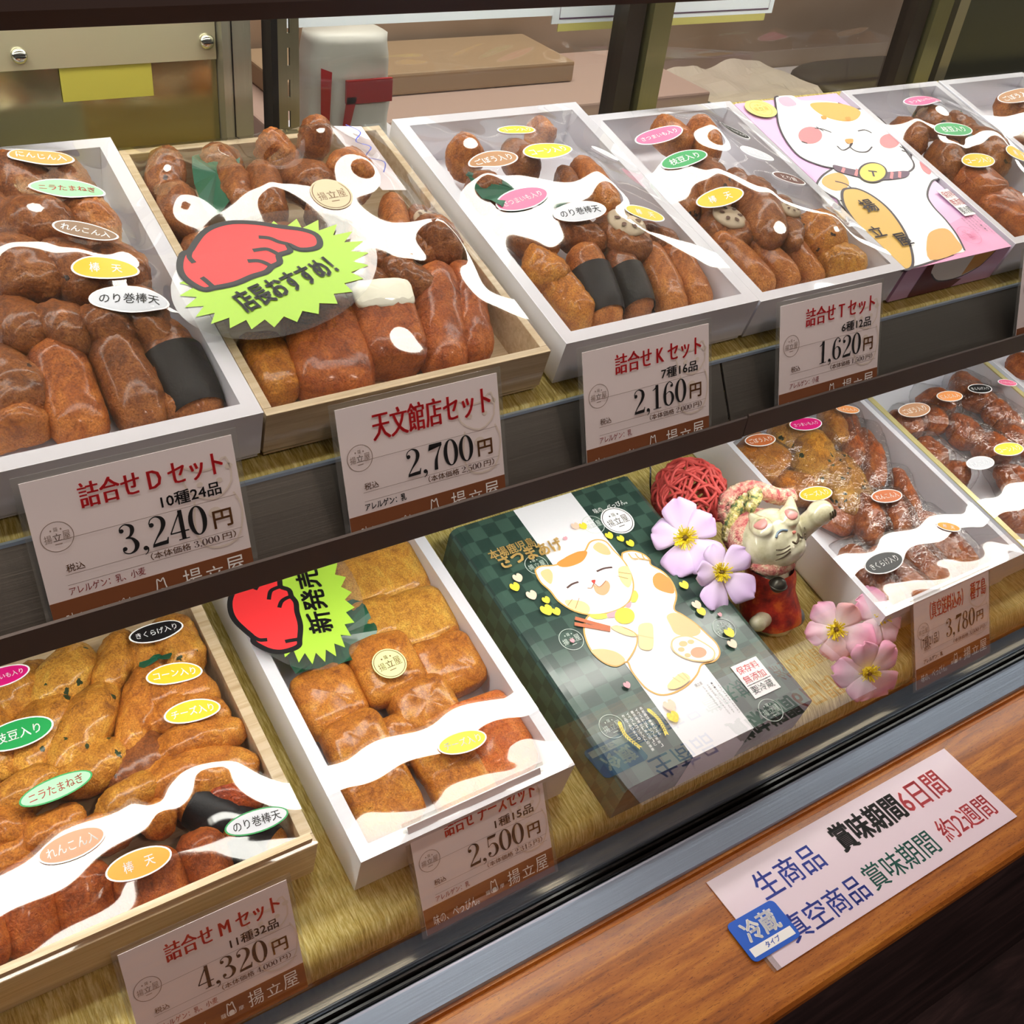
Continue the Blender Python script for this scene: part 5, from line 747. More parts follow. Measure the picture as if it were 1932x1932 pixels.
# crumpled paper on the counter, right
cv = []; nxx, nyy = 26, 18
for i in range(nxx):
    for j in range(nyy):
        x, y = 1.13 + .24 * i / (nxx - 1), .98 + .32 * j / (nyy - 1)
        cv.append((x, y, -.466 + .03 * abs(noise.noise(Vector((x * 9, y * 11, 2)))) + .006 * noise.noise(Vector((x * 24, y * 20, 5)))))
o = MB().add(cv, [(i * nyy + j, (i + 1) * nyy + j, (i + 1) * nyy + j + 1, i * nyy + j + 1) for i in range(nxx - 1) for j in range(nyy - 1)]).build('wrapping_paper', mat('crumpled_paper', rgb(206, 192, 174), .6))
tag(o, 'crumpled beige wrapping paper on the counter, seen through right pane', 'paper')
o = MB().add(*cake_mesh('slab', .31, .16, .036, 3, 14, 20, 0)).build('serving_tray', mat('dark_tray', rgb(58, 48, 40), .5), smooth=True, loc=(1.535, 1.19, -.466)); tag(o, 'dark brown rounded tray behind the pink cat carton', 'tray')
# white and red plastic bag
slab('carton', .385, .490, -.4845, -.3535, .865, .945, BOXWHITE, 'plain white carton under the red-banded plastic bag', 'carton')
def bag():
    root = empty('plastic_bag', (.4365, .90, -.352), label='white plastic bag with red bands standing behind the glass door', cat='bag')
    vs = []; fs = []; n = 26; K = 16
    for k in range(K):
        z = .088 * k / (K - 1); q = 1 - .10 * (k / (K - 1)) ** 2
        for i in range(n):
            a = 2 * math.pi * i / n; r = noise.noise(Vector((math.cos(a) * 1.4, math.sin(a) * 1.4, z * 40))) * .003
            vs.append((sgnpow(math.cos(a), .5) * (.041 * q + r), sgnpow(math.sin(a), .5) * (.022 * q + r), z))
    fs = [(k * n + i, k * n + (i + 1) % n, (k + 1) * n + (i + 1) % n, (k + 1) * n + i) for k in range(K - 1) for i in range(n)] + [tuple(range((K - 1) * n, K * n))]
    MB().add(vs, fs).build('bag_body', mat('white_plastic', rgb(226, 224, 214), .4), root, smooth=True)
    red = mat('red_print', rgb(186, 36, 44), .45)
    MB().box(-.010, .0345, -.0262, -.0230, .034, .054).build('red_band', red, root)
    for s in (0, 1):
        MB().add([(-.010 - .006, -.0262, 0), (-.004 - .006, -.0262, 0), (.000, -.0262, .040), (-.010, -.0262, .040)] if s else [(-.0340, -.0250, .012), (-.026, -.0250, .012), (-.0235, -.0250, .062), (-.0340, -.0250, .066)], [(0, 1, 2, 3)]).build('red_band', red, root)
    return root
bag()
slab('red_cloth', .3075, .3185, -.40, -.19, .93, .96, mat('red_cloth', rgb(176, 92, 84), .7), 'reddish cloth glimpsed between the aluminium upright and slotted standard', 'cloth')
WPAPER = mat('white_notice_paper', rgb(226, 232, 240), .5, emis=(.9, .95, 1, 1), strength=0.0)
slab('notice_sheet', .310, .543, -.2150, -.15, YB + .030, YB + .031, WPAPER, 'white notice sheet hanging at top behind the wooden box', 'notice')
ns = slab('notice_sheet', .545, .790, -.2225, -.15, YB + .034, YB + .035, WPAPER, 'white notice sheet with thin dark frame hanging behind middle post', 'notice')
q = MB(); q.add(*[([(x, YB + .0335, z) for x, z in v], f) for v, f in [strip2d([(.552, -.15), (.552, -.2185), (.784, -.2185), (.784, -.15)], .0012)]][0]); q.build('frame_line', INK['art_plum'], ns)
slab('yellow_tape', .552, .782, -.2285, -.2226, YB + .034, YB + .035, mat('yellow_tape', rgb(196, 186, 110), .5), 'yellowish strip under the framed notice sheet', 'tape')

# ------------------------------------------------------------------ film-covered boxes of fishcakes
BOXOBJ = {b: make_box(b) for b in 'DNKTSVMCABW'}
# handwritten slip lying under the film of the wooden upper box
o = MB().add([(.1380, .150, .0440), (.1570, .152, .0400), (.1620, .229, .0360), (.1380, .231, .0375)], [(0, 1, 2, 3)]).build('paper_slip', CARD); o.matrix_world = box_matrix('N')
tag(o, 'white slip with blue scribble under the film of wooden upper box', 'slip')
v_, f_ = strip2d(catmull([(.146, .165), (.152, .176), (.143, .184), (.151, .194), (.144, .202), (.152, .212), (.146, .222)], False, 5), .0008)
MB().add([(a, b_, .0455 - .08 * (b_ - .17) * .5) for a, b_ in v_], f_).build('scribble', INK['blue'], o)

# ------------------------------------------------------------------ printed cartons
def carton(b, body_mat, label, r=.006):
    t, x0, x1, yF, zF, ln, h = BOXES[b]; W = x1 - x0
    root = empty('gift_carton', None, label=label, cat='box', mw=box_matrix(b))
    prof = []
    q = [(0, 0), (W, 0)] + [(W, h - r), (W - r * .3, h - r * .3), (W - r, h)] + [(r, h), (r * .3, h - r * .3), (0, h - r)]
    vs = [(x, 0, z) for x, z in q] + [(x, ln, z) for x, z in q]; n = len(q)
    MB().add(vs, [(i, (i + 1) % n, n + (i + 1) % n, n + i) for i in range(n)] + [tuple(range(n))[::-1], tuple(range(n, 2 * n))]).build('carton_body', body_mat, root)
    return root, W, ln, h
def checker(name, a, b_, size, rough=.3):
    m = mat(name, a, rough=rough, coat=.25); n, l, bs = nodes(m)
    tc = n.new('ShaderNodeTexCoord'); mp = n.new('ShaderNodeMapping'); mp.inputs['Location'].default_value = (.0007, .0004, .0003); c = n.new('ShaderNodeTexChecker'); c.inputs['Scale'].default_value = 1 / size
    c.inputs[1].default_value = a; c.inputs[2].default_value = b_
    l.new(tc.outputs['Object'], mp.inputs[0]); l.new(mp.outputs[0], c.inputs[0]); l.new(c.outputs[0], bs.inputs[0])
    t = tex_noise(m, 260, 3); bump(m, t.outputs[0], .08, .0004)
    return m
GREENCHK = checker('dark_green_check_paper', rgb(42, 64, 58), rgb(62, 88, 78), .0128)
PEARL = mat('pearl_white_paper', rgb(236, 236, 242), .32, coat=.2); t_ = tex_noise(PEARL, 160, 3, stretch=(1, .4, 1), dist=1); bump(PEARL, t_.outputs[0], .25, .0004)
root, W, ln, h = carton('G', GREENCHK, 'dark green checked carton with white stripe and laughing cat picture')
sx0, sx1 = .0590, .1170
st = MB(); Z = h + .00025
st.add([(sx0, ln, Z), (sx1, ln, Z), (sx1, 0, Z), (sx0, 0, Z)], [(3, 2, 1, 0)]); st.add([(sx0, -.0003, Z), (sx1, -.0003, Z), (sx1, -.0003, 0), (sx0, -.0003, 0)], [(3, 2, 1, 0)])
st.build('white_stripe', PEARL, root)
MB().add([(sx0, 0, Z), (sx1, 0, Z), (sx1, -.0003, Z), (sx0, -.0003, Z)], [(0, 1, 2, 3)]).build('stripe_fold', PEARL, root)
def art(A, root, z, name='printed_cat'):
    mats = []; idx = {}; sh = []
    for lay, (kind, col, w, pts) in enumerate(A):
        if col not in idx: idx[col] = len(mats); mats.append(INK[col])
        P = [(p[0], p[1]) for p in pts]
        if kind == 'fill': vs, fs = poly2d(catmull(P, True, 4))
        elif kind == 'line': vs, fs = strip2d(catmull(P, True, 4), w * 1.4, True)
        else: vs, fs = strip2d(catmull(P, False, 4) if len(P) > 2 else P, w * 1.3)
        sh.append((vs, fs, idx[col], lay))
    return flat(sh, name, mats, root, z=z)
art(ART_GREEN, root, h + .0005)
sh = []
for (u, v, col, s) in PETALS:
    P = [(u + s * a, v + s * c) for a, c in ((0, -1), (.7, -.5), (1, .2), (.7, .9), (.25, .95), (0, .6), (-.3, .95), (-.75, .8), (-.95, .1), (-.6, -.6))]
    sh.append(poly2d(catmull(P, True, 3)) + ({'art_peach2': 0, 'art_yellow': 1, 'art_pink': 2}[col], 0))
flat(sh, 'printed_petals', [INK['art_peach2'], INK['art_yellow'], INK['art_pink']], root, z=h + .0022)
def words(parent, items, z, name='lettering', place=None):
    """items: (text, x, y, w, h, ink, bold, ming)"""
    mats = []; idx = {}; sh = []
    for it in items:
        body, x, y, w, hh, col = it[:6]; bold = it[6] if len(it) > 6 else 0; ming = it[7] if len(it) > 7 else 0
        if col not in idx: idx[col] = len(mats); mats.append(INK[col])
        if bold == 'serif': vs, fs = serif2d(body, x, y, w, hh)
        elif bold == 'turn':   # rotated copy: ming holds the angle
            vs, fs = text2d(body, 0, 0, w, hh, bold=.01); c_, s_ = math.cos(ming), math.sin(ming); vs = [(x + a * c_ - b_ * s_, y + a * s_ + b_ * c_) for a, b_ in vs]
        else: vs, fs = text2d(body, x, y, w, hh, bold, ming)
        sh.append((vs, fs, idx[col], 0))
    return flat(sh, name, mats, parent, z=z, place=place)
g0, g1 = GREEN['t1']; k0, k1 = GREEN['t2']; m0, m1 = GREEN['t3']
words(root, [('本場鹿児島', g0[0], g0[1] - .002, .042, .0095, 'gold_text', .03), ('さつまあげ', k0[0], k0[1] - .004, .058, .0125, 'gold_text', .055), ('味の、べっぴん。', m0[0], m0[1] - .003, .034, .0055, 'white', .02)], h + .0024)
lx, ly = GREEN['logo'][0]
logo_round(lx, ly, .0145, 'black', 'white', lambda x, y, z: (x, y, h + .0010 + z), root)
for (x, y) in GREEN['circ'][:4] + GREEN['circ'][5:]:
    x = min(max(x, .012), W - .012)
    logo_round(x, y, .0105, 'thin_white', 'white', lambda x, y, z: (x, y, h + .0004 + z), root, fill=False)
LB = GREEN['label']; lx0, lw, lh = LB[0][0] + .0005, .0262, .0305
lb = MB().box(0, lw, 0, lh, 0, .0003).build('printed_label', INK['label_grey'], root); lb.location = (lx0, LB[0][1] - lh, h + .0005)
words(lb, [('保存料', .002, lh * .70, lw - .005, lh * .22, 'red'), ('無添加', .002, lh * .42, lw - .005, lh * .22, 'red'), ('要冷蔵', .002, lh * .09, lw - .005, lh * .23, 'black')], .0005)
flat([strip2d([(.001, lh * .37), (lw - .001, lh * .37)], .0005) + (0, 0)], 'rule', [INK['black']], lb, z=.0005)
# vertical lines of small writing with a laurel wreath
def vcolumn(txt, x, y, s, col):
    return [(ch, x, y - (i + 1) * s, s * .82, s * .82, col) for i, ch in enumerate(txt)]
it = []
for k, c_ in enumerate(['表紙画は審査による', 'イラストは「いつも笑顔」', '鹿児島県が「第七回」と', 'イラストコンテストの優勝', '作品であります。']):
    it += vcolumn(c_, .0448 - k * .0040, .0490, .0028, 'white')
words(root, it, h + .0024, 'small_writing')
it = []
for k, c_ in enumerate(['さつま揚げは、鮮度良い魚肉を使い', '一枚一枚手作りで揚げております', '保存料は使用しておりませんので', 'お早めにお召上がり下さい']):
    it += vcolumn(c_, .1130 - k * .0040, .0440, .0019, 'black')
words(root, it + [('揚立屋', .0960, .0450, .007, .0028, 'black')], h + .0024, 'small_writing')
lf = []
for pts, sgn in ((GREEN['wreath'], 1), (GREEN['wreath2'], -1)):
    P = catmull([(p[0], p[1]) for p in pts], False, 7)
    for i in range(len(P) - 1):
        d = Vector((P[i + 1][0] - P[i][0], P[i + 1][1] - P[i][1])).normalized()
        for s in (-1, 1):
            e = Vector((-d.y, d.x)) * s; a = Vector(P[i])
            lf.append(poly2d([tuple(a), tuple(a + d * .0012 + e * .0012), tuple(a + d * .0028 + e * .0016), tuple(a + d * .0016 + e * .0002)]) + (0, 0))
flat(lf, 'laurel_wreath', [INK['art_yellow']], root, z=h + .0024)

PINKP = mat('lilac_carton_paper', rgb(222, 178, 216), .4, coat=.1)
root, W, ln, h = carton('P', PINKP, 'pink carton with drawn white lucky cat holding gold oval', r=.002)
pb = PINK['pinkband']
MB().add([(0, 0, h + .0001), (W, 0, h + .0001), (W, .045, h + .0001), (0, .018, h + .0001)], [(0, 1, 2, 3)]).build('pink_print', mat('pink_paper', rgb(236, 160, 200), .4), root)
art(ART_PINK, root, h + .0004)
kw = .0105
kn = PINK['kan']
words(root, [('揚', kn[0][0] + .004, kn[0][1] - .012, .0145, .0145, 'art_black', .03), ('立', kn[2][0] - .001, kn[2][1] - .010, .0135, .012, 'art_black', .03), ('屋', kn[3][0] - .001, kn[3][1] - .024, .0135, .014, 'art_black', .03)], h + .0024)
sx, sy = PINK['sticker'][0]
v_, f_ = poly2d(disc2d(max(sx, .016), sy, .0155, .0125, 28)); so = flat([(v_, f_, 0, 0)], 'round_sticker', [mat('pale_green_sticker', rgb(206, 216, 128), .4)], root, z=h + .0020)
logo_round(max(sx, .016), sy, .0110, 'gold_line', 'white', lambda x, y, z: (x, y, h + .0021 + z), root, fill=False)
PL = PINK['label']; lx0, ly1 = PL[0][0], PL[0][1]; lw = min(W - .002 - lx0, .026); lh = .034
lb = MB().box(0, lw, 0, lh, 0, .0003).build('printed_label', INK['label_grey'], root); lb.location = (lx0, ly1 - lh, h + .0014)
words(lb, [('保存料', .001, lh * .68, lw, lh * .25, 'dark_red'), ('無添加', .001, lh * .38, lw, lh * .25, 'dark_red'), ('要冷蔵', .001, lh * .06, lw, lh * .25, 'black')], .0005)
tx, ty = PINK['stamp'][0]
logo_round(tx, ty, .0115, 'stamp', 'white', lambda x, y, z: (x, y, h + .0014 + z), root, fill=False)
it = []
for k, c_ in enumerate(['さつま揚げは鮮度の良い', '魚肉を使い一枚一枚', '手作りで揚げて', 'おります保存料は', '使用しておりません']): it += vcolumn(c_, W - .006 - k * .0040, ty + .020, .0022, 'art_plum')
words(root, it, h + .0014, 'small_writing')
# the cat goes on over the front fold
fr_ = [(.030, 0), (.034, -.010), (.050, -.020), (.075, -.0215), (.096, -.014), (.104, 0)]
flat([poly2d([(.022, 0), (.022, -.031), (.074, -.031), (.082, -.024), (.06, -.02), (.04, -.012), (.036, 0)]) + (0, 0), poly2d(catmull(fr_, False, 4)) + (1, 2), strip2d(catmull(fr_[1:], False, 4), .0013) + (2, 3), poly2d([(.078, 0), (.104, 0), (.096, -.014), (.078, -.020)]) + (3, 3)], 'front_print',
     [mat('dark_red_print', rgb(104, 40, 44), .5), INK['art_white'], INK['art_black'], INK['art_orange2']], root, place=lambda x, y, z: (x, -.0003 - z, h + y))

# ------------------------------------------------------------------ price cards
def card(x, y, z, tilt, title, kinds, price, base, allergen, label, w=.100, h=.080, black_all=False, cheap=False, special=None):
    t = math.radians(tilt)
    ez = Vector((0, -math.cos(t), math.sin(t))); ey = Vector((0, math.sin(t), math.cos(t)))
    O = Vector((x, y, z)) - ey * h
    R = Matrix(((1, 0, 0), tuple(ey), tuple(ez))).transposed().to_4x4()
    R = Matrix((Vector((1, 0, 0)), ey, ez)).transposed().to_4x4()
    root = empty('price_card', None, label=label, cat='price card', group='price cards in the case', mw=Matrix.Translation(lift(O)) @ R)
    MB().box(0, w, 0, h, -.0005, 0).build('card', CARD, root)
    MB().box(0, w, 0, h * .235, 0, .00012).build('brown_band', INK['band'], root)
    s = .0004
    rules = [strip2d([(a * w, b_ * h), (c * w, b_ * h)], .00022) + (0, 0) for a, b_, c in ((.10, .615, .97), (.10, .325, .97))]
    rules.append(strip2d([(.10 * w, .39 * h), (.97 * w, .39 * h)], .0002) + (0, 0))
    flat(rules, 'rule', [INK['grey']], root, z=s)
    # pale lucky cat watermark
    F_ = []
    cx, cy = .86 * w, .66 * h
    F_.append(strip2d(catmull([(cx - .012, cy + .004), (cx - .013, cy + .016), (cx - .006, cy + .013), (cx + .002, cy + .013), (cx + .009, cy + .017), (cx + .010, cy + .004), (cx, cy - .003)], True, 3), .0010, True) + (0, 0))
    F_.append(strip2d(catmull([(cx - .010, cy - .002), (cx - .012, cy - .018), (cx - .006, cy - .028), (cx + .008, cy - .027), (cx + .013, cy - .012), (cx + .010, cy - .002)], False, 3), .0010) + (0, 0))
    for a, b_, r_ in ((-.006, .006, .0016), (.004, .006, .0016), (-.001, -.010, .0034), (.010, .012, .002)): F_.append(poly2d(disc2d(cx + a, cy + b_, r_, r_ * .8, 12)) + (0, 0))
    flat(F_, 'pale_cat_print', [INK['faint']], root, z=.0002)
    logo_round(.105 * w, .64 * h, .0082, 'grey', 'white', lambda a, b_, c: (a, b_, s + c), root, fill=False)
    red = 'red'
    if special:
        its = [(special[0], .20 * w, .73 * h, .44 * w, .20 * h, red, .03, .0002), (special[1], .74 * w, .74 * h, .21 * w, .20 * h, red, .03, .0002), (kinds, .07 * w, .44 * h, .24 * w, .13 * h, 'black', .0, .0)]
        dig = (price, .40 * w, .44 * h, .40 * w, .21 * h, 'black', 'serif')
        its += [('円', .82 * w, .46 * h, .09 * w, .115 * h, 'brown_ink', .02)]
    else:
        tw = .69
        its = [(title, .24 * w, .770 * h, tw * w, .155 * h, red, -.004, .00030), (kinds, .60 * w, .645 * h, .30 * w, .085 * h, 'black', .025)]
        if title[0] == '天': its = [(title, .20 * w, .73 * h, .74 * w, .20 * h, red, .0, .00036)]
        dig = (price, .37 * w, .415 * h, .44 * w, .195 * h, 'black', 'serif')
        its += [('円', .835 * w, .425 * h, .095 * w, .115 * h, 'brown_ink', .035)]
    its += [('税込', .11 * w, .405 * h, .085 * w, .05 * h, 'brown_ink', .01), ('（本体価格', .50 * w, .335 * h, .20 * w, .047 * h, 'brown_ink', .01), (base, .715 * w, .337 * h, .135 * w, .045 * h, 'art_ink', 'serif'), ('円）', .865 * w, .337 * h, .07 * w, .047 * h, 'brown_ink', .01)]
    its += [(allergen, .10 * w, .258 * h, (.036 * len(allergen) + .0) * w, .052 * h, 'black' if black_all else 'dark_red', .03 if black_all else .005)]
    words(root, its, s); words(root, [dig], s + .0001, 'numerals')
    words(root, [('味の、べっぴん。', .06 * w, .055 * h, .34 * w, .095 * h, 'sticker_rim', .0), ('薩', .455 * w, .095 * h, .032 * w, .04 * h, 'sticker_rim'), ('摩', .565 * w, .095 * h, .032 * w, .04 * h, 'sticker_rim'), ('揚', .63 * w, .075 * h, .095 * w, .135 * h, 'sticker_rim'), ('立', .745 * w, .085 * h, .095 * w, .10 * h, 'sticker_rim'), ('屋', .855 * w, .075 * h, .095 * w, .135 * h, 'sticker_rim')], .0005)
    flat([strip2d(catmull([(.497 * w, .10 * h), (.50 * w, .16 * h), (.505 * w, .205 * h), (.52 * w, .185 * h), (.535 * w, .205 * h), (.54 * w, .16 * h), (.545 * w, .10 * h)], True, 3), .0006, True) + (0, 0), poly2d(disc2d(.521 * w, .115 * h, .0018, .0018, 10)) + (0, 0)], 'cat_mark', [INK['sticker_rim']], root, z=.0005)
    MB().box(-.003, w + .003, -.002, h + .003, -.0012, -.0007).build('clear_stand', CLEAR, root)
    return root
UP = [(.051, '詰合せ D セット', '10種24品', '3,240', '3,000', 'アレルゲン：乳、小麦', 'leftmost upper price card, D set, reading 3,240 yen', False),
      (.207, '天文館店セット', '', '2,700', '2,500', 'アレルゲン：乳', 'price card with largest red title, under starburst box, reading 2,700 yen', True),
      (.367, '詰合せ K セット', '7種16品', '2,160', '2,000', 'アレルゲン：乳', 'upper price card of the K set, reading 2,160 yen', False),
      (.531, '詰合せ T セット', '6種12品', '1,620', '1,500', 'アレルゲン：小麦', 'upper price card of the T set, reading 1,620 yen', False)]
for x, ti, ki, pr, ba, al, lab, blk in UP:
    if not ki: ki = ' '
    card(x, .4325, -.3145, 19, ti, ki, pr, ba, al, lab, black_all=blk)
card(.799, .4325, -.3170, 19, '詰合せ S セット', '6種12品', '1,620', '1,500', 'アレルゲン：小麦', 'price card cut off at the right edge of the picture, upper shelf')
card(.0390, .3360, -.5560, 22, '詰合せ M セット', '11種32品', '4,320', '4,000', 'アレルゲン：乳、小麦', 'price card reading 4,320 yen, in front of large wooden box', w=.0950, h=.0770)
card(.2175, .3445, -.5725, 26, '詰合せ チーズセット', '1種15品', '2,500', '2,315', 'アレルゲン：乳', 'price card reading 2,500 yen, in front of cheese fishcake box')
card(.695, .3430, -.5765, 26, '', '（7種21品）', '3,780', '3,500', 'アレルゲン：乳', 'price card reading 3,780 yen, in front of vacuum-packed box', black_all=True, special=('（真空送料込み）', '種子島'))

# ------------------------------------------------------------------ starburst signs
def starburst(mw, label, lines, turn=False):
    root = empty('starburst_sign', None, label=label, cat='sign', mw=mw)
    flat([poly2d(catmull(STAR['clear'], True, 2)) + (0, 0)], 'clear_margin', [CLEAR], root, z=-.0004)
    flat([poly2d(STAR['burst']) + (0, 0)], 'burst', [INK['star_green']], root, z=0)
    H = STAR['hand']
    sh = [strip2d(catmull(H, True, 4), .0046, True) + (1, 1), poly2d(catmull(H, True, 4)) + (0, 4)]
    sh += [strip2d(catmull(H, True, 4), .0030, True) + (1, 6)]
    for k in STAR['kn']: sh.append(strip2d(catmull(k, False, 4), .0030) + (1, 7))
    flat(sh, 'pointing_hand', [INK['hand_red'], INK['black']], root, z=.0002)
    a, b_ = Vector(STAR['text'][0]), Vector(STAR['text'][1]); d = (b_ - a); ang = math.atan2(d.y, d.x)
    tv, tf = text2d(lines, 0, 0, d.length, .0165 if len(lines) > 5 else .017, bold=.045, slant=0)
    c_, s_ = math.cos(ang), math.sin(ang)
    tv = [(a.x + p[0] * c_ - p[1] * s_, a.y + p[0] * s_ + p[1] * c_) for p in tv]
    flat([(tv, tf, 0, 0)], 'lettering', [INK['black']], root, z=.0006)
    # thin clear stalk that holds it up
    MB().tube([(0.01, -.02, -.001), (.012, -.03, -.02), (.012, -.034, -.034)], .0008, 6).build('clear_stalk', CLEAR, root)
    return root
starburst(box_matrix('N') @ Matrix.Translation((STAR['c'][0], STAR['c'][1], .0475)), 'lime starburst sign with red pointing hand on wooden upper box', '店長おすすめ！')
starburst(box_matrix('C') @ Matrix.Translation((STAR2[0] + .008, STAR2[1] + .000, .052)) @ Matrix.Rotation(math.radians(61), 4, 'Z') @ Matrix.Scale(.98, 4), 'lime starburst sign turned upright over cheese fishcake box, partly behind rail', '新発売！')

# ------------------------------------------------------------------ notice on the ledge, blue tag
SX0, SX1, SY0, SY1, SZ = .4195, .6830, .1855, .2600, -.6688
root = empty('shelf_life_notice', (SX0, SY0, SZ), label='long white notice about storage days taped on the wooden ledge', cat='notice')
sw, sh_ = SX1 - SX0, SY1 - SY0
tl = math.atan2(.003, .105); root.rotation_euler = (tl * .9, 0, 0)
MB().box(0, sw, 0, sh_, 0, .0006).build('sheet', mat('notice_paper', rgb(236, 218, 232), .35, coat=.3), root)
words(root, [('生商品', .030, sh_ * .56, .062, sh_ * .29, 'blue', .012), ('賞味期間', .112, sh_ * .575, .072, sh_ * .30, 'black', .05), ('6日間', .186, sh_ * .565, .049, sh_ * .30, 'soft_red', .02),
   ('真空商品', .026, sh_ * .10, .078, sh_ * .27, 'blue', .012), ('賞味期間', .109, sh_ * .11, .074, sh_ * .27, 'teal', .01), ('約2週間', .193, sh_ * .13, .060, sh_ * .26, 'soft_red', .012)], .0008)
MB().box(-.003, .004, .0, .028, .0006, .0009).build('tape', CLEAR, root)
tg = empty('chilled_tag', (SX0 - .011, SY0 + .011, SZ + .0014), label='small blue rounded tag lying over left end of white notice', cat='tag'); tg.rotation_euler = (tl * .9, 0, math.radians(-1))
rr = []
for cx, cy, a0 in ((.040, .027, 0), (.004, .027, 90), (.004, .004, 180), (.040, .004, 270)):
    rr += [(cx + .004 * math.cos(math.radians(a0 + k * 22.5)), cy + .004 * math.sin(math.radians(a0 + k * 22.5))) for k in range(5)]
n_ = len(rr); MB().add([(x, y, 0) for x, y in rr] + [(x, y, .0006) for x, y in rr], [(i, (i + 1) % n_, n_ + (i + 1) % n_, n_ + i) for i in range(n_)] + [tuple(range(n_, 2 * n_)), tuple(range(n_))[::-1]]).build('plate', INK['tag_blue'], tg)
MB().box(.003, .041, .0030, .0095, .0006, .0008).build('white_bar', INK['white'], tg)
words(tg, [('冷蔵', .0075, .0115, .029, .0155, 'white', .05), ('タイプ', .0155, .0042, .013, .0042, 'tag_blue', .02)], .0010)

# ------------------------------------------------------------------ rattan ball
BC = Vector(SPOTS['ball']); BR = SPOTS['ballr']
root = empty('rattan_ball', tuple(BC), label='red woven rattan ball beside the green checked carton', cat='ball')
RED = mat('red_rattan', rgb(198, 74, 70), .55)
rng = random.Random(4); ringmesh = []
for v in range(4):
    mb = MB(); P = []
    for i in range(56):
        a = 2 * math.pi * i / 56; w = (.16 + .05 * v) * math.sin(2 * a + v) + .05 * math.sin(5 * a + v); R_ = BR * (.955 + .03 * math.sin(3 * a + v))
        P.append((R_ * math.cos(a) * math.cos(w * .6), R_ * math.sin(a) * math.cos(w * .6), R_ * math.sin(w * .6) + (BR * .35 if v == 3 else 0)))
    P = [tuple(Vector(p).normalized() * BR * (.93 + .05 * math.sin(7 * k / 9 + v))) for k, p in enumerate(P)]
    mb.tube(P, .0014, 7, closed=True); ringmesh.append(mb)
protos = [ringmesh[v].build('strand', RED, root, smooth=True) for v in range(4)]
for k in range(36):
    o = protos[k] if k < 4 else protos[k % 4].copy()
    if k >= 4: COL.objects.link(o); o.parent = root
    o.rotation_euler = (rng.uniform(0, 6.28), rng.uniform(0, 6.28), rng.uniform(0, 6.28)); s = rng.uniform(.93, 1.02); o.scale = (s, s, s)
o = MB().tube(catmull([(.578, .535, -.590), (.574, .550, -.566), (.577, .560, -.548), (.582, .57, -.545)], False, 5), .0008, 6).build('bent_wire', BLACK); tag(o, 'short bent black wire rising behind the red rattan ball', 'wire')

# ------------------------------------------------------------------ ceramic beckoning cat with knitted hood
CATC = {k: (Vector(v) if not isinstance(v[0], (list, tuple)) else [Vector(p) for p in v]) for k, v in CAT.items() if k != 'rad'}
H = CATC['head']; Fd = CATC['F'].normalized(); Ad = CATC['A']; Ad = (Ad - Fd * Ad.dot(Fd)).normalized(); Ud = Fd.cross(Ad); 
if Ud.dot(-DN) < 0: Ud = -Ud
hr = CAT['rad']
BASE = Vector((.598, .403, lz(.403) + .001))
root = empty('cat_figurine', tuple(BASE), label='ceramic beckoning cat in knitted hood and red kimono', cat='figurine')
def sph(c, r, ax=None, n=20, m=14):
    vs = [Vector((0, 0, -1))]; fs = []
    for i in range(1, m):
        t = -math.pi / 2 + math.pi * i / m
        vs += [Vector((math.cos(t) * math.cos(2 * math.pi * j / n), math.cos(t) * math.sin(2 * math.pi * j / n), math.sin(t))) for j in range(n)]
    vs.append(Vector((0, 0, 1)))
    R_ = ax or Matrix.Identity(3)
    out = [tuple(Vector(c) + R_ @ Vector((v.x * r[0], v.y * r[1], v.z * r[2]))) for v in vs]; L_ = len(vs) - 1
    fs = [(0, 1 + (j + 1) % n, 1 + j) for j in range(n)] + [(L_, L_ - n + j, L_ - n + (j + 1) % n) for j in range(n)]
    fs += [(1 + i * n + j, 1 + i * n + (j + 1) % n, 1 + (i + 1) * n + (j + 1) % n, 1 + (i + 1) * n + j) for i in range(m - 2) for j in range(n)]
    return out, fs
def cone(a, b_, r0, r1, n=16):
    m = MB(); m.tube([tuple(a), tuple((Vector(a) + Vector(b_)) / 2), tuple(b_)], [r0, (r0 + r1) / 2, r1], n); return m.v, m.f
def union(pieces, voxel, mats, name, parent, offset):
    mb = MB()
    for v, f in pieces: mb.add(v, f)
    me = bpy.data.meshes.new('tmp'); me.from_pydata([tuple(Vector(v) - offset) for v in mb.v], [], mb.f); me.update()
    ob = bpy.data.objects.new('tmp', me); COL.objects.link(ob)
    r = ob.modifiers.new('r', 'REMESH'); r.mode = 'VOXEL'; r.voxel_size = voxel
    s = ob.modifiers.new('s', 'SMOOTH'); s.factor = .6; s.iterations = 5
    dg = bpy.context.evaluated_depsgraph_get(); dg.update()
    nm = bpy.data.meshes.new_from_object(ob.evaluated_get(dg)); nm.name = name
    bpy.data.objects.remove(ob)
    nm.materials.clear(); nm.materials.append(mats)
    nm.polygons.foreach_set('use_smooth', [True] * len(nm.polygons))
    o = bpy.data.objects.new(name, nm); COL.objects.link(o); o.parent = parent
    return o
HR = Matrix((Ad, Fd, Ud)).transposed()      # columns: across the face, out of the face, up
CER = mat('cream_crackle_glaze', rgb(216, 212, 184), .16, coat=.6)
t_ = tex_noise(CER, 70, 5, .6); n, l, bs = nodes(CER); l.new(ramp(CER, t_.outputs[0], [(.3, rgb(176, 168, 134)), (.5, rgb(210, 206, 176)), (.7, rgb(230, 226, 204))]).outputs[0], bs.inputs[0]); bump(CER, t_.outputs[0], .12, .001)
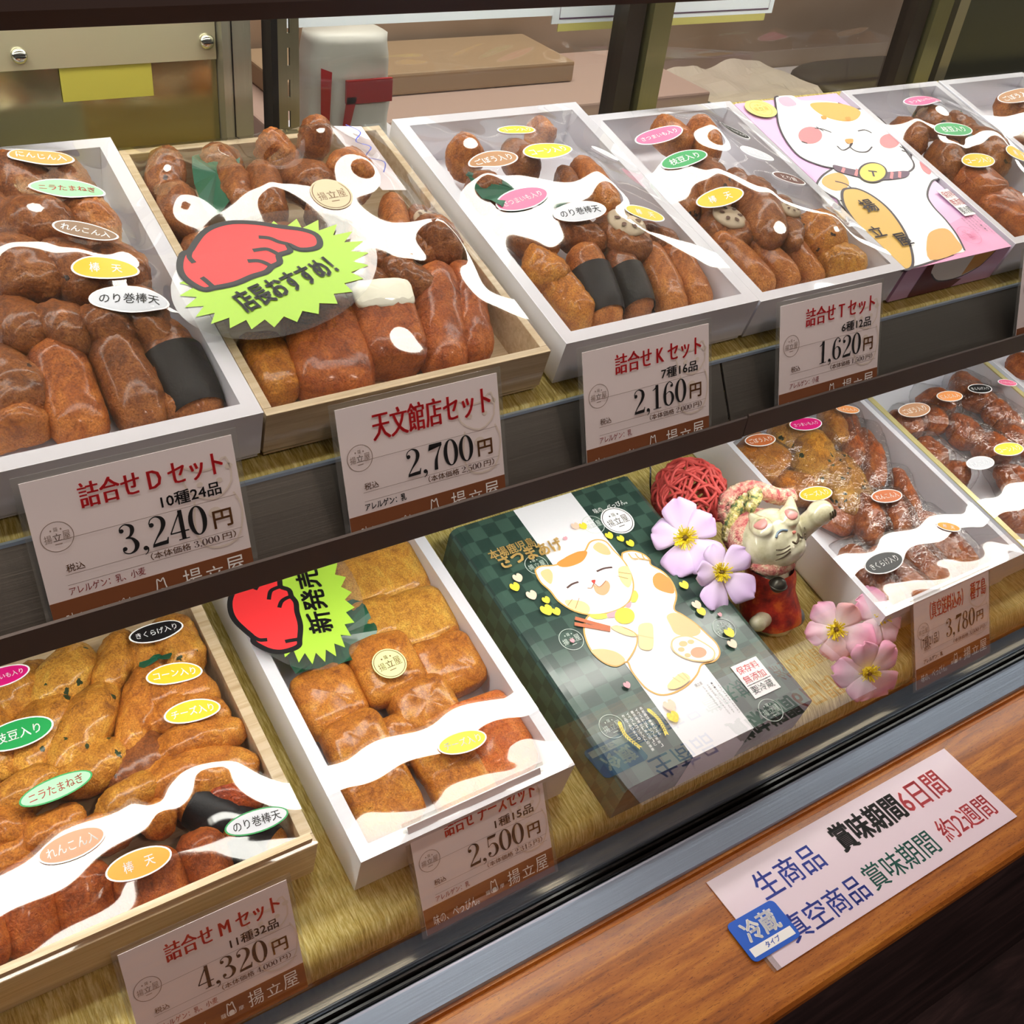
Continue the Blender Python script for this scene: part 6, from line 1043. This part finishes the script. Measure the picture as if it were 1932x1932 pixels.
hl = lambda a, f, u: H + Ad * (a * hr) + Fd * (f * hr) + Ud * (u * hr)
neck = CATC['neck']
body_axis = (H - BASE).normalized()
bc = BASE + body_axis * .022; bc2 = BASE + body_axis * .040
fwdb = Vector((.15, -.98, .1)).normalized()
EARF = {}
pieces = [sph(H, (hr * 1.06, hr * .90, hr * .90), HR), sph(hl(0, .25, -.42), (hr * .75, hr * .72, hr * .5), HR),
   sph(bc, (.0215, .0205, .0215)), sph(bc2, (.0165, .016, .018)), cone(BASE, BASE + Vector((0, 0, .012)), .0185, .021),
   cone(bc2 + Ad * .012, (CATC['shoulder'] + CATC['elbow']) / 2, .0095, .009), cone((CATC['shoulder'] + CATC['elbow']) / 2, CATC['paw'], .009, .009), sph(CATC['paw'], (.0125, .0105, .0105), HR),
   cone(bc - Vector((.010, .010, .004)), CATC['foot'], .0078, .0068), sph(CATC['foot'], (.0076, .0072, .0068)), sph(CATC['foot2'] + Vector((0, .006, .0)), (.0085, .010, .008))]
for s, tip in ((-1, CATC['earl']), (1, CATC['earr'])):
    mid = CATC['earlm' if s < 0 else 'earrm'].copy(); tip = tip.copy()
    while (mid - H).length < hr * .97: mid -= FW * .001; tip -= FW * .0008
    ax = (tip - mid).normalized(); nn = (-FW - ax * (-FW).dot(ax)).normalized(); sd = nn.cross(ax)
    EARF[s] = (mid, Matrix((sd, nn, ax)).transposed())
    pieces.append(sph(mid + FW * .001 - ax * .001, (.0088, .0046, .0118), EARF[s][1])); pieces.append(cone(mid, tip, .0078, .0022)); pieces.append(cone(mid - ax * .004 + FW * .002, mid.lerp(H, .6), .0085, .010))
cb = union(pieces, .0011, CER, 'body', root, BASE)
# paint and relief on the head, laid just over the glaze
def onhead(a, u, lift_=.02):
    """point on the head ellipsoid: a across, u up, in head radii"""
    q = 1 - (a / 1.06) ** 2 - (u / .90) ** 2; f = .90 * math.sqrt(max(q, .02)) + (.10 if u < 0 else 0)
    return hl(a, f + lift_, u) - BASE
def line_on_head(pts, r, m, name):
    P = [tuple(onhead(a, u)) for a, u in catmull([(p[0], p[1]) for p in pts], False, 4)]
    return MB().tube(P, r, 6).build(name, m, root, smooth=True)
INKC = mat('dark_glaze_line', rgb(84, 70, 50), .4); BLUEG = mat('blue_grey_glaze', rgb(120, 140, 160), .3); PINKG = mat('pink_brown_glaze', rgb(196, 132, 128), .3)
line_on_head([(-.62, .16), (-.50, .26), (-.34, .27), (-.20, .18)], .00095, BLUEG, 'closed_eye'); line_on_head([(.24, .20), (.36, .30), (.50, .30), (.62, .20)], .00095, BLUEG, 'closed_eye')
line_on_head([(-.30, -.16), (-.18, -.27), (-.03, -.16), (.0, -.05), (.05, -.16), (.18, -.25), (.30, -.14)], .0009, INKC, 'mouth')
for a in (-1, 1):
    for k in range(3): line_on_head([(a * .42, -.22 - .09 * k), (a * .62, -.22 - .12 * k), (a * .80, -.14 - .15 * k)], .0006, INKC, 'whisker')
v, f = sph(onhead(.0, .02, .02), (.0019, .0014, .0014), HR, 12, 8); MB().add(v, f).build('nose', mat('nose_glaze', rgb(190, 110, 96), .3), root, smooth=True)
for s, tip in ((-1, CATC['earl']), (1, CATC['earr'])):
    mid, R_ = EARF[s]
    v, f = sph(mid - BASE + R_ @ Vector((0, .0030, .0002)), (.0058, .0026, .0084), R_, 16, 10); MB().add(v, f).build('inner_ear', PINKG, root, smooth=True)
for k in range(3):
    p = CATC['paw']; a = p + Ad * (-.002 + .0035 * k) + Fd * .0103 - Ud * .0015; MB().tube([tuple(a - BASE), tuple(a - BASE - Ud * .0030 - Fd * .0004), tuple(a - BASE - Ud * .0058 - Fd * .0022)], .0009, 6).build('claw_groove', INKC, root)
# red kimono: a shell over the body
KIM = mat('red_kimono_glaze', rgb(176, 44, 30), .42); t_ = tex_noise(KIM, 60, 4, .6); n, l, bs = nodes(KIM); l.new(ramp(KIM, t_.outputs[0], [(.36, rgb(112, 20, 16)), (.5, rgb(182, 44, 26)), (.62, rgb(226, 104, 44))]).outputs[0], bs.inputs[0]); bump(KIM, t_.outputs[0], .5, .002)
kv = []; kf = []; K, n_ = 14, 30
for k in range(K):
    t = k / (K - 1); c = BASE + body_axis * (.011 + .046 * t); r_ = .0272 - .0078 * t + .0012 * math.sin(t * 9)
    for i in range(n_):
        a = 2 * math.pi * i / n_; w = .0006 * math.sin(5 * a + t * 6); low_ = .0016 * math.sin(3 * a) * (1 - t)
        kv.append(tuple(c + Vector((math.cos(a) * (r_ + w), math.sin(a) * (r_ * .96 + w), low_)) - BASE))
kf = [(k * n_ + i, k * n_ + (i + 1) % n_, (k + 1) * n_ + (i + 1) % n_, (k + 1) * n_ + i) for k in range(K - 1) for i in range(n_)]
tag(MB().add(kv, kf).build('kimono', KIM, root, smooth=True), 'glazed red kimono')
GREYG = mat('grey_glaze_patch', rgb(120, 126, 128), .4); v, f = sph(BASE + Vector((.014, -.010, .010)) - BASE, (.0085, .010, .009)); MB().add(v, f).build('grey_patch', GREYG, root, smooth=True)
# bell
BELLM = mat('dark_bell', rgb(74, 72, 64), .35, .6); bp = CATC['bell'] - BASE
v, f = sph(bp, (.0068, .0066, .0066)); bl = MB().add(v, f).build('bell', BELLM, root, smooth=True)
MB().tube([(bp.x + .0070 * math.cos(a), bp.y + .0069 * math.sin(a), bp.z) for a in (2 * math.pi * i / 20 for i in range(20))], .0007, 6, closed=True).build('bell_band', BELLM, bl, smooth=True)
# knitted hood: twisted wool along the hood's edge
def wool(name, c1, c2, c3):
    m = mat(name, c1, .9); n, l, bs = nodes(m); t = tex_noise(m, 170, 3, .6); r_ = ramp(m, t.outputs[0], [(.36, c1), (.5, c2), (.64, c3)]); r_.color_ramp.interpolation = 'EASE'; l.new(r_.outputs[0], bs.inputs[0])
    v = n.new('ShaderNodeTexVoronoi'); v.inputs['Scale'].default_value = 700; tc = n.new('ShaderNodeTexCoord'); l.new(tc.outputs['Object'], v.inputs['Vector']); bump(m, v.outputs['Distance'], .8, .001); return m
W1 = wool('pink_wool', rgb(190, 92, 96), rgb(214, 150, 136), rgb(228, 206, 176)); W2 = wool('green_cream_wool', rgb(96, 118, 78), rgb(206, 192, 120), rgb(234, 218, 186))
def knit(path, r, m, name, strands=3, turns=7):
    P = catmull([tuple(p - BASE) for p in path], False, 10); n = len(P)
    for s in range(strands):
        Q = []
        for i, p in enumerate(P):
            d = (Vector(P[min(i + 1, n - 1)]) - Vector(P[max(i - 1, 0)])).normalized(); k = d.orthogonal().normalized(); q = d.cross(k)
            k = (Fd - d * Fd.dot(d)).normalized(); q = d.cross(k)
            a = 2 * math.pi * (i / n * turns + s / strands); Q.append(tuple(Vector(p) + (k * math.cos(a) + q * math.sin(a)) * r * .5))
        MB().tube(Q, r * .62, 8).build(name, m, root, smooth=True)
knit(CATC['scarf'], .0068, W1, 'knitted_hood_band'); knit(CATC['knot'], .0060, W2, 'knitted_bow'); knit(CATC['scarf2'], .0062, W2, 'knitted_hood_band'); knit([CATC['scarf2'][-1]] + CATC['neck'], .0056, W1, 'knitted_collar', 3, 9)
knit([CATC['scarf'][0], CATC['scarf'][0] * .5 + CATC['scarf2'][2] * .5 + Vector((-.004, 0, 0)), CATC['scarf2'][2]], .0055, W1, 'knitted_tail')
hd = MB(); v, f = sph(hl(0, -.46, .10) - BASE, (hr * 1.02, hr * .80, hr * .92), HR); hd.add(v, f).build('knitted_hood', W1, root, smooth=True)

# ------------------------------------------------------------------ artificial blossoms
def petal_mat(name, base, tip, core):
    m = mat(name, tip, .55); n, l, bs = nodes(m)
    tc = n.new('ShaderNodeTexCoord'); ln_ = n.new('ShaderNodeVectorMath'); ln_.operation = 'LENGTH'; l.new(tc.outputs['Object'], ln_.inputs[0])
    t = tex_noise(m, 120, 2); ad = n.new('ShaderNodeMath'); ad.operation = 'MULTIPLY_ADD'; ad.inputs[1].default_value = .010; l.new(t.outputs[0], ad.inputs[0]); l.new(ln_.outputs['Value'], ad.inputs[2])
    mr = n.new('ShaderNodeMapRange'); mr.inputs[1].default_value = .004; mr.inputs[2].default_value = .034; l.new(ad.outputs[0], mr.inputs[0])
    r = ramp(m, mr.outputs[0], [(0.0, core), (.35, base), (.95, tip)]); l.new(r.outputs[0], bs.inputs[0])
    bs.inputs['Subsurface Weight'].default_value = .0
    bs.inputs['Sheen Weight'].default_value = .2
    return m
LILAC = petal_mat('lilac_petal', rgb(226, 208, 240), rgb(214, 186, 232), rgb(246, 244, 236)); PINKPET = petal_mat('pink_petal', rgb(240, 222, 234), rgb(228, 150, 186), rgb(248, 244, 230)); SALMON = petal_mat('salmon_petal', rgb(240, 224, 232), rgb(232, 156, 160), rgb(248, 244, 230))
STAM = mat('yellow_stamen', rgb(236, 216, 40), .5); PIST = mat('dark_pistil', rgb(96, 74, 20), .5)
def blossom(pos, nrm, rad, m, label, seed, turn=0.0, shapes=None):
    nrm = Vector(nrm).normalized(); a = nrm.orthogonal().normalized(); b_ = nrm.cross(a)
    root = empty('artificial_blossom', None, label=label, cat='flower', group='fabric blossoms around the figurine', mw=Matrix.Translation(lift(pos)) @ Matrix((a, b_, nrm)).transposed().to_4x4() @ Matrix.Rotation(turn, 4, 'Z'))
    rng = random.Random(seed)
    for k in range(5):
        ang = 2 * math.pi * k / 5 + rng.uniform(-.15, .15); L_ = rad * rng.uniform(.88, 1.22); wd = L_ * rng.uniform(.36, .46); cup = rng.uniform(-.30, .45); tw = rng.uniform(-.5, .5)
        vs = []; nu, nv = 14, 9
        for i in range(nu):
            t = i / (nu - 1)
            width = wd * (.14 + .95 * math.sin(math.pi * min(t * .60 + .02, 1)) ** 1.3) * (1 - max(0, t - .74) ** 1.5 * 4.6)
            for j in range(nv):
                s = -1 + 2 * j / (nv - 1)
                notch = .05 * L_ * max(0, 1 - abs(s) * 3) * (1 if i == nu - 1 else 0)
                x = L_ * (.06 + .94 * t) - notch - .06 * L_ * s * s * t; y = s * width
                z = .10 * L_ * math.sin(t * 2.4) + cup * L_ * t * t * .8 - .10 * L_ * abs(s) ** 2 * t + .07 * L_ * math.sin(s * 5 + seed + k) * t * t + tw * s * .12 * L_ * t
                vs.append((x, y, z))
        fs = [(i * nv + j, i * nv + j + 1, (i + 1) * nv + j + 1, (i + 1) * nv + j) for i in range(nu - 1) for j in range(nv - 1)]
        o = MB().add(vs, fs).build('petal', m if not isinstance(m, list) else m[k % len(m)], root, smooth=True); o.rotation_euler = (0, 0, ang); o.location.z = .0004 * k
        so = o.modifiers.new('thickness', 'SOLIDIFY'); so.thickness = .0004
    st = MB()
    for k in range(70):
        a = rng.uniform(0, 6.28); tl_ = rng.uniform(.12, .34) * rad; p1 = (math.cos(a) * tl_, math.sin(a) * tl_, rad * rng.uniform(.16, .34))
        st.tube([(math.cos(a) * rad * .03, math.sin(a) * rad * .03, .001), (p1[0] * .5, p1[1] * .5, p1[2] * .7), p1], [.00035, .0003, .0005], 5)
    tag(st.build('stamens', STAM, root), None, None, None, 'stuff')
    v, f = sph((0, 0, rad * .05), (rad * .17, rad * .17, rad * .10), None, 14, 8); MB().add(v, f).build('flower_heart', STAM, root, smooth=True)
    v, f = sph((0, 0, rad * .12), (rad * .08, rad * .09, rad * .13), None, 10, 8); MB().add(v, f).build('pistil', PIST, root, smooth=True)
    return root
toc = -FW
blossom(SPOTS['fl1'], toc + Vector((-.2, 0, .2)), .0315, LILAC, 'larger lilac blossom with yellow centre, touching the red ball', 3, .5)
blossom(SPOTS['fl2'], toc + Vector((.2, -.1, .1)), .0270, LILAC, 'smaller lilac blossom in front of the ceramic cat', 8, .2)
blossom(SPOTS['f3'], toc + Vector((-.3, 0, .1)), .0285, [PINKPET, SALMON, PINKPET], 'pink blossom nearest the cat, with a salmon petal', 5, .9)
blossom(SPOTS['f4'], toc + Vector((.5, .2, .2)), .0270, PINKPET, 'pink blossom beside the 3,780 yen card', 12, .3)
blossom(SPOTS['f5'], toc + Vector((.1, -.3, -.3)), .0280, PINKPET, 'lowest pink blossom, hanging over the cloth edge', 17, 1.6)
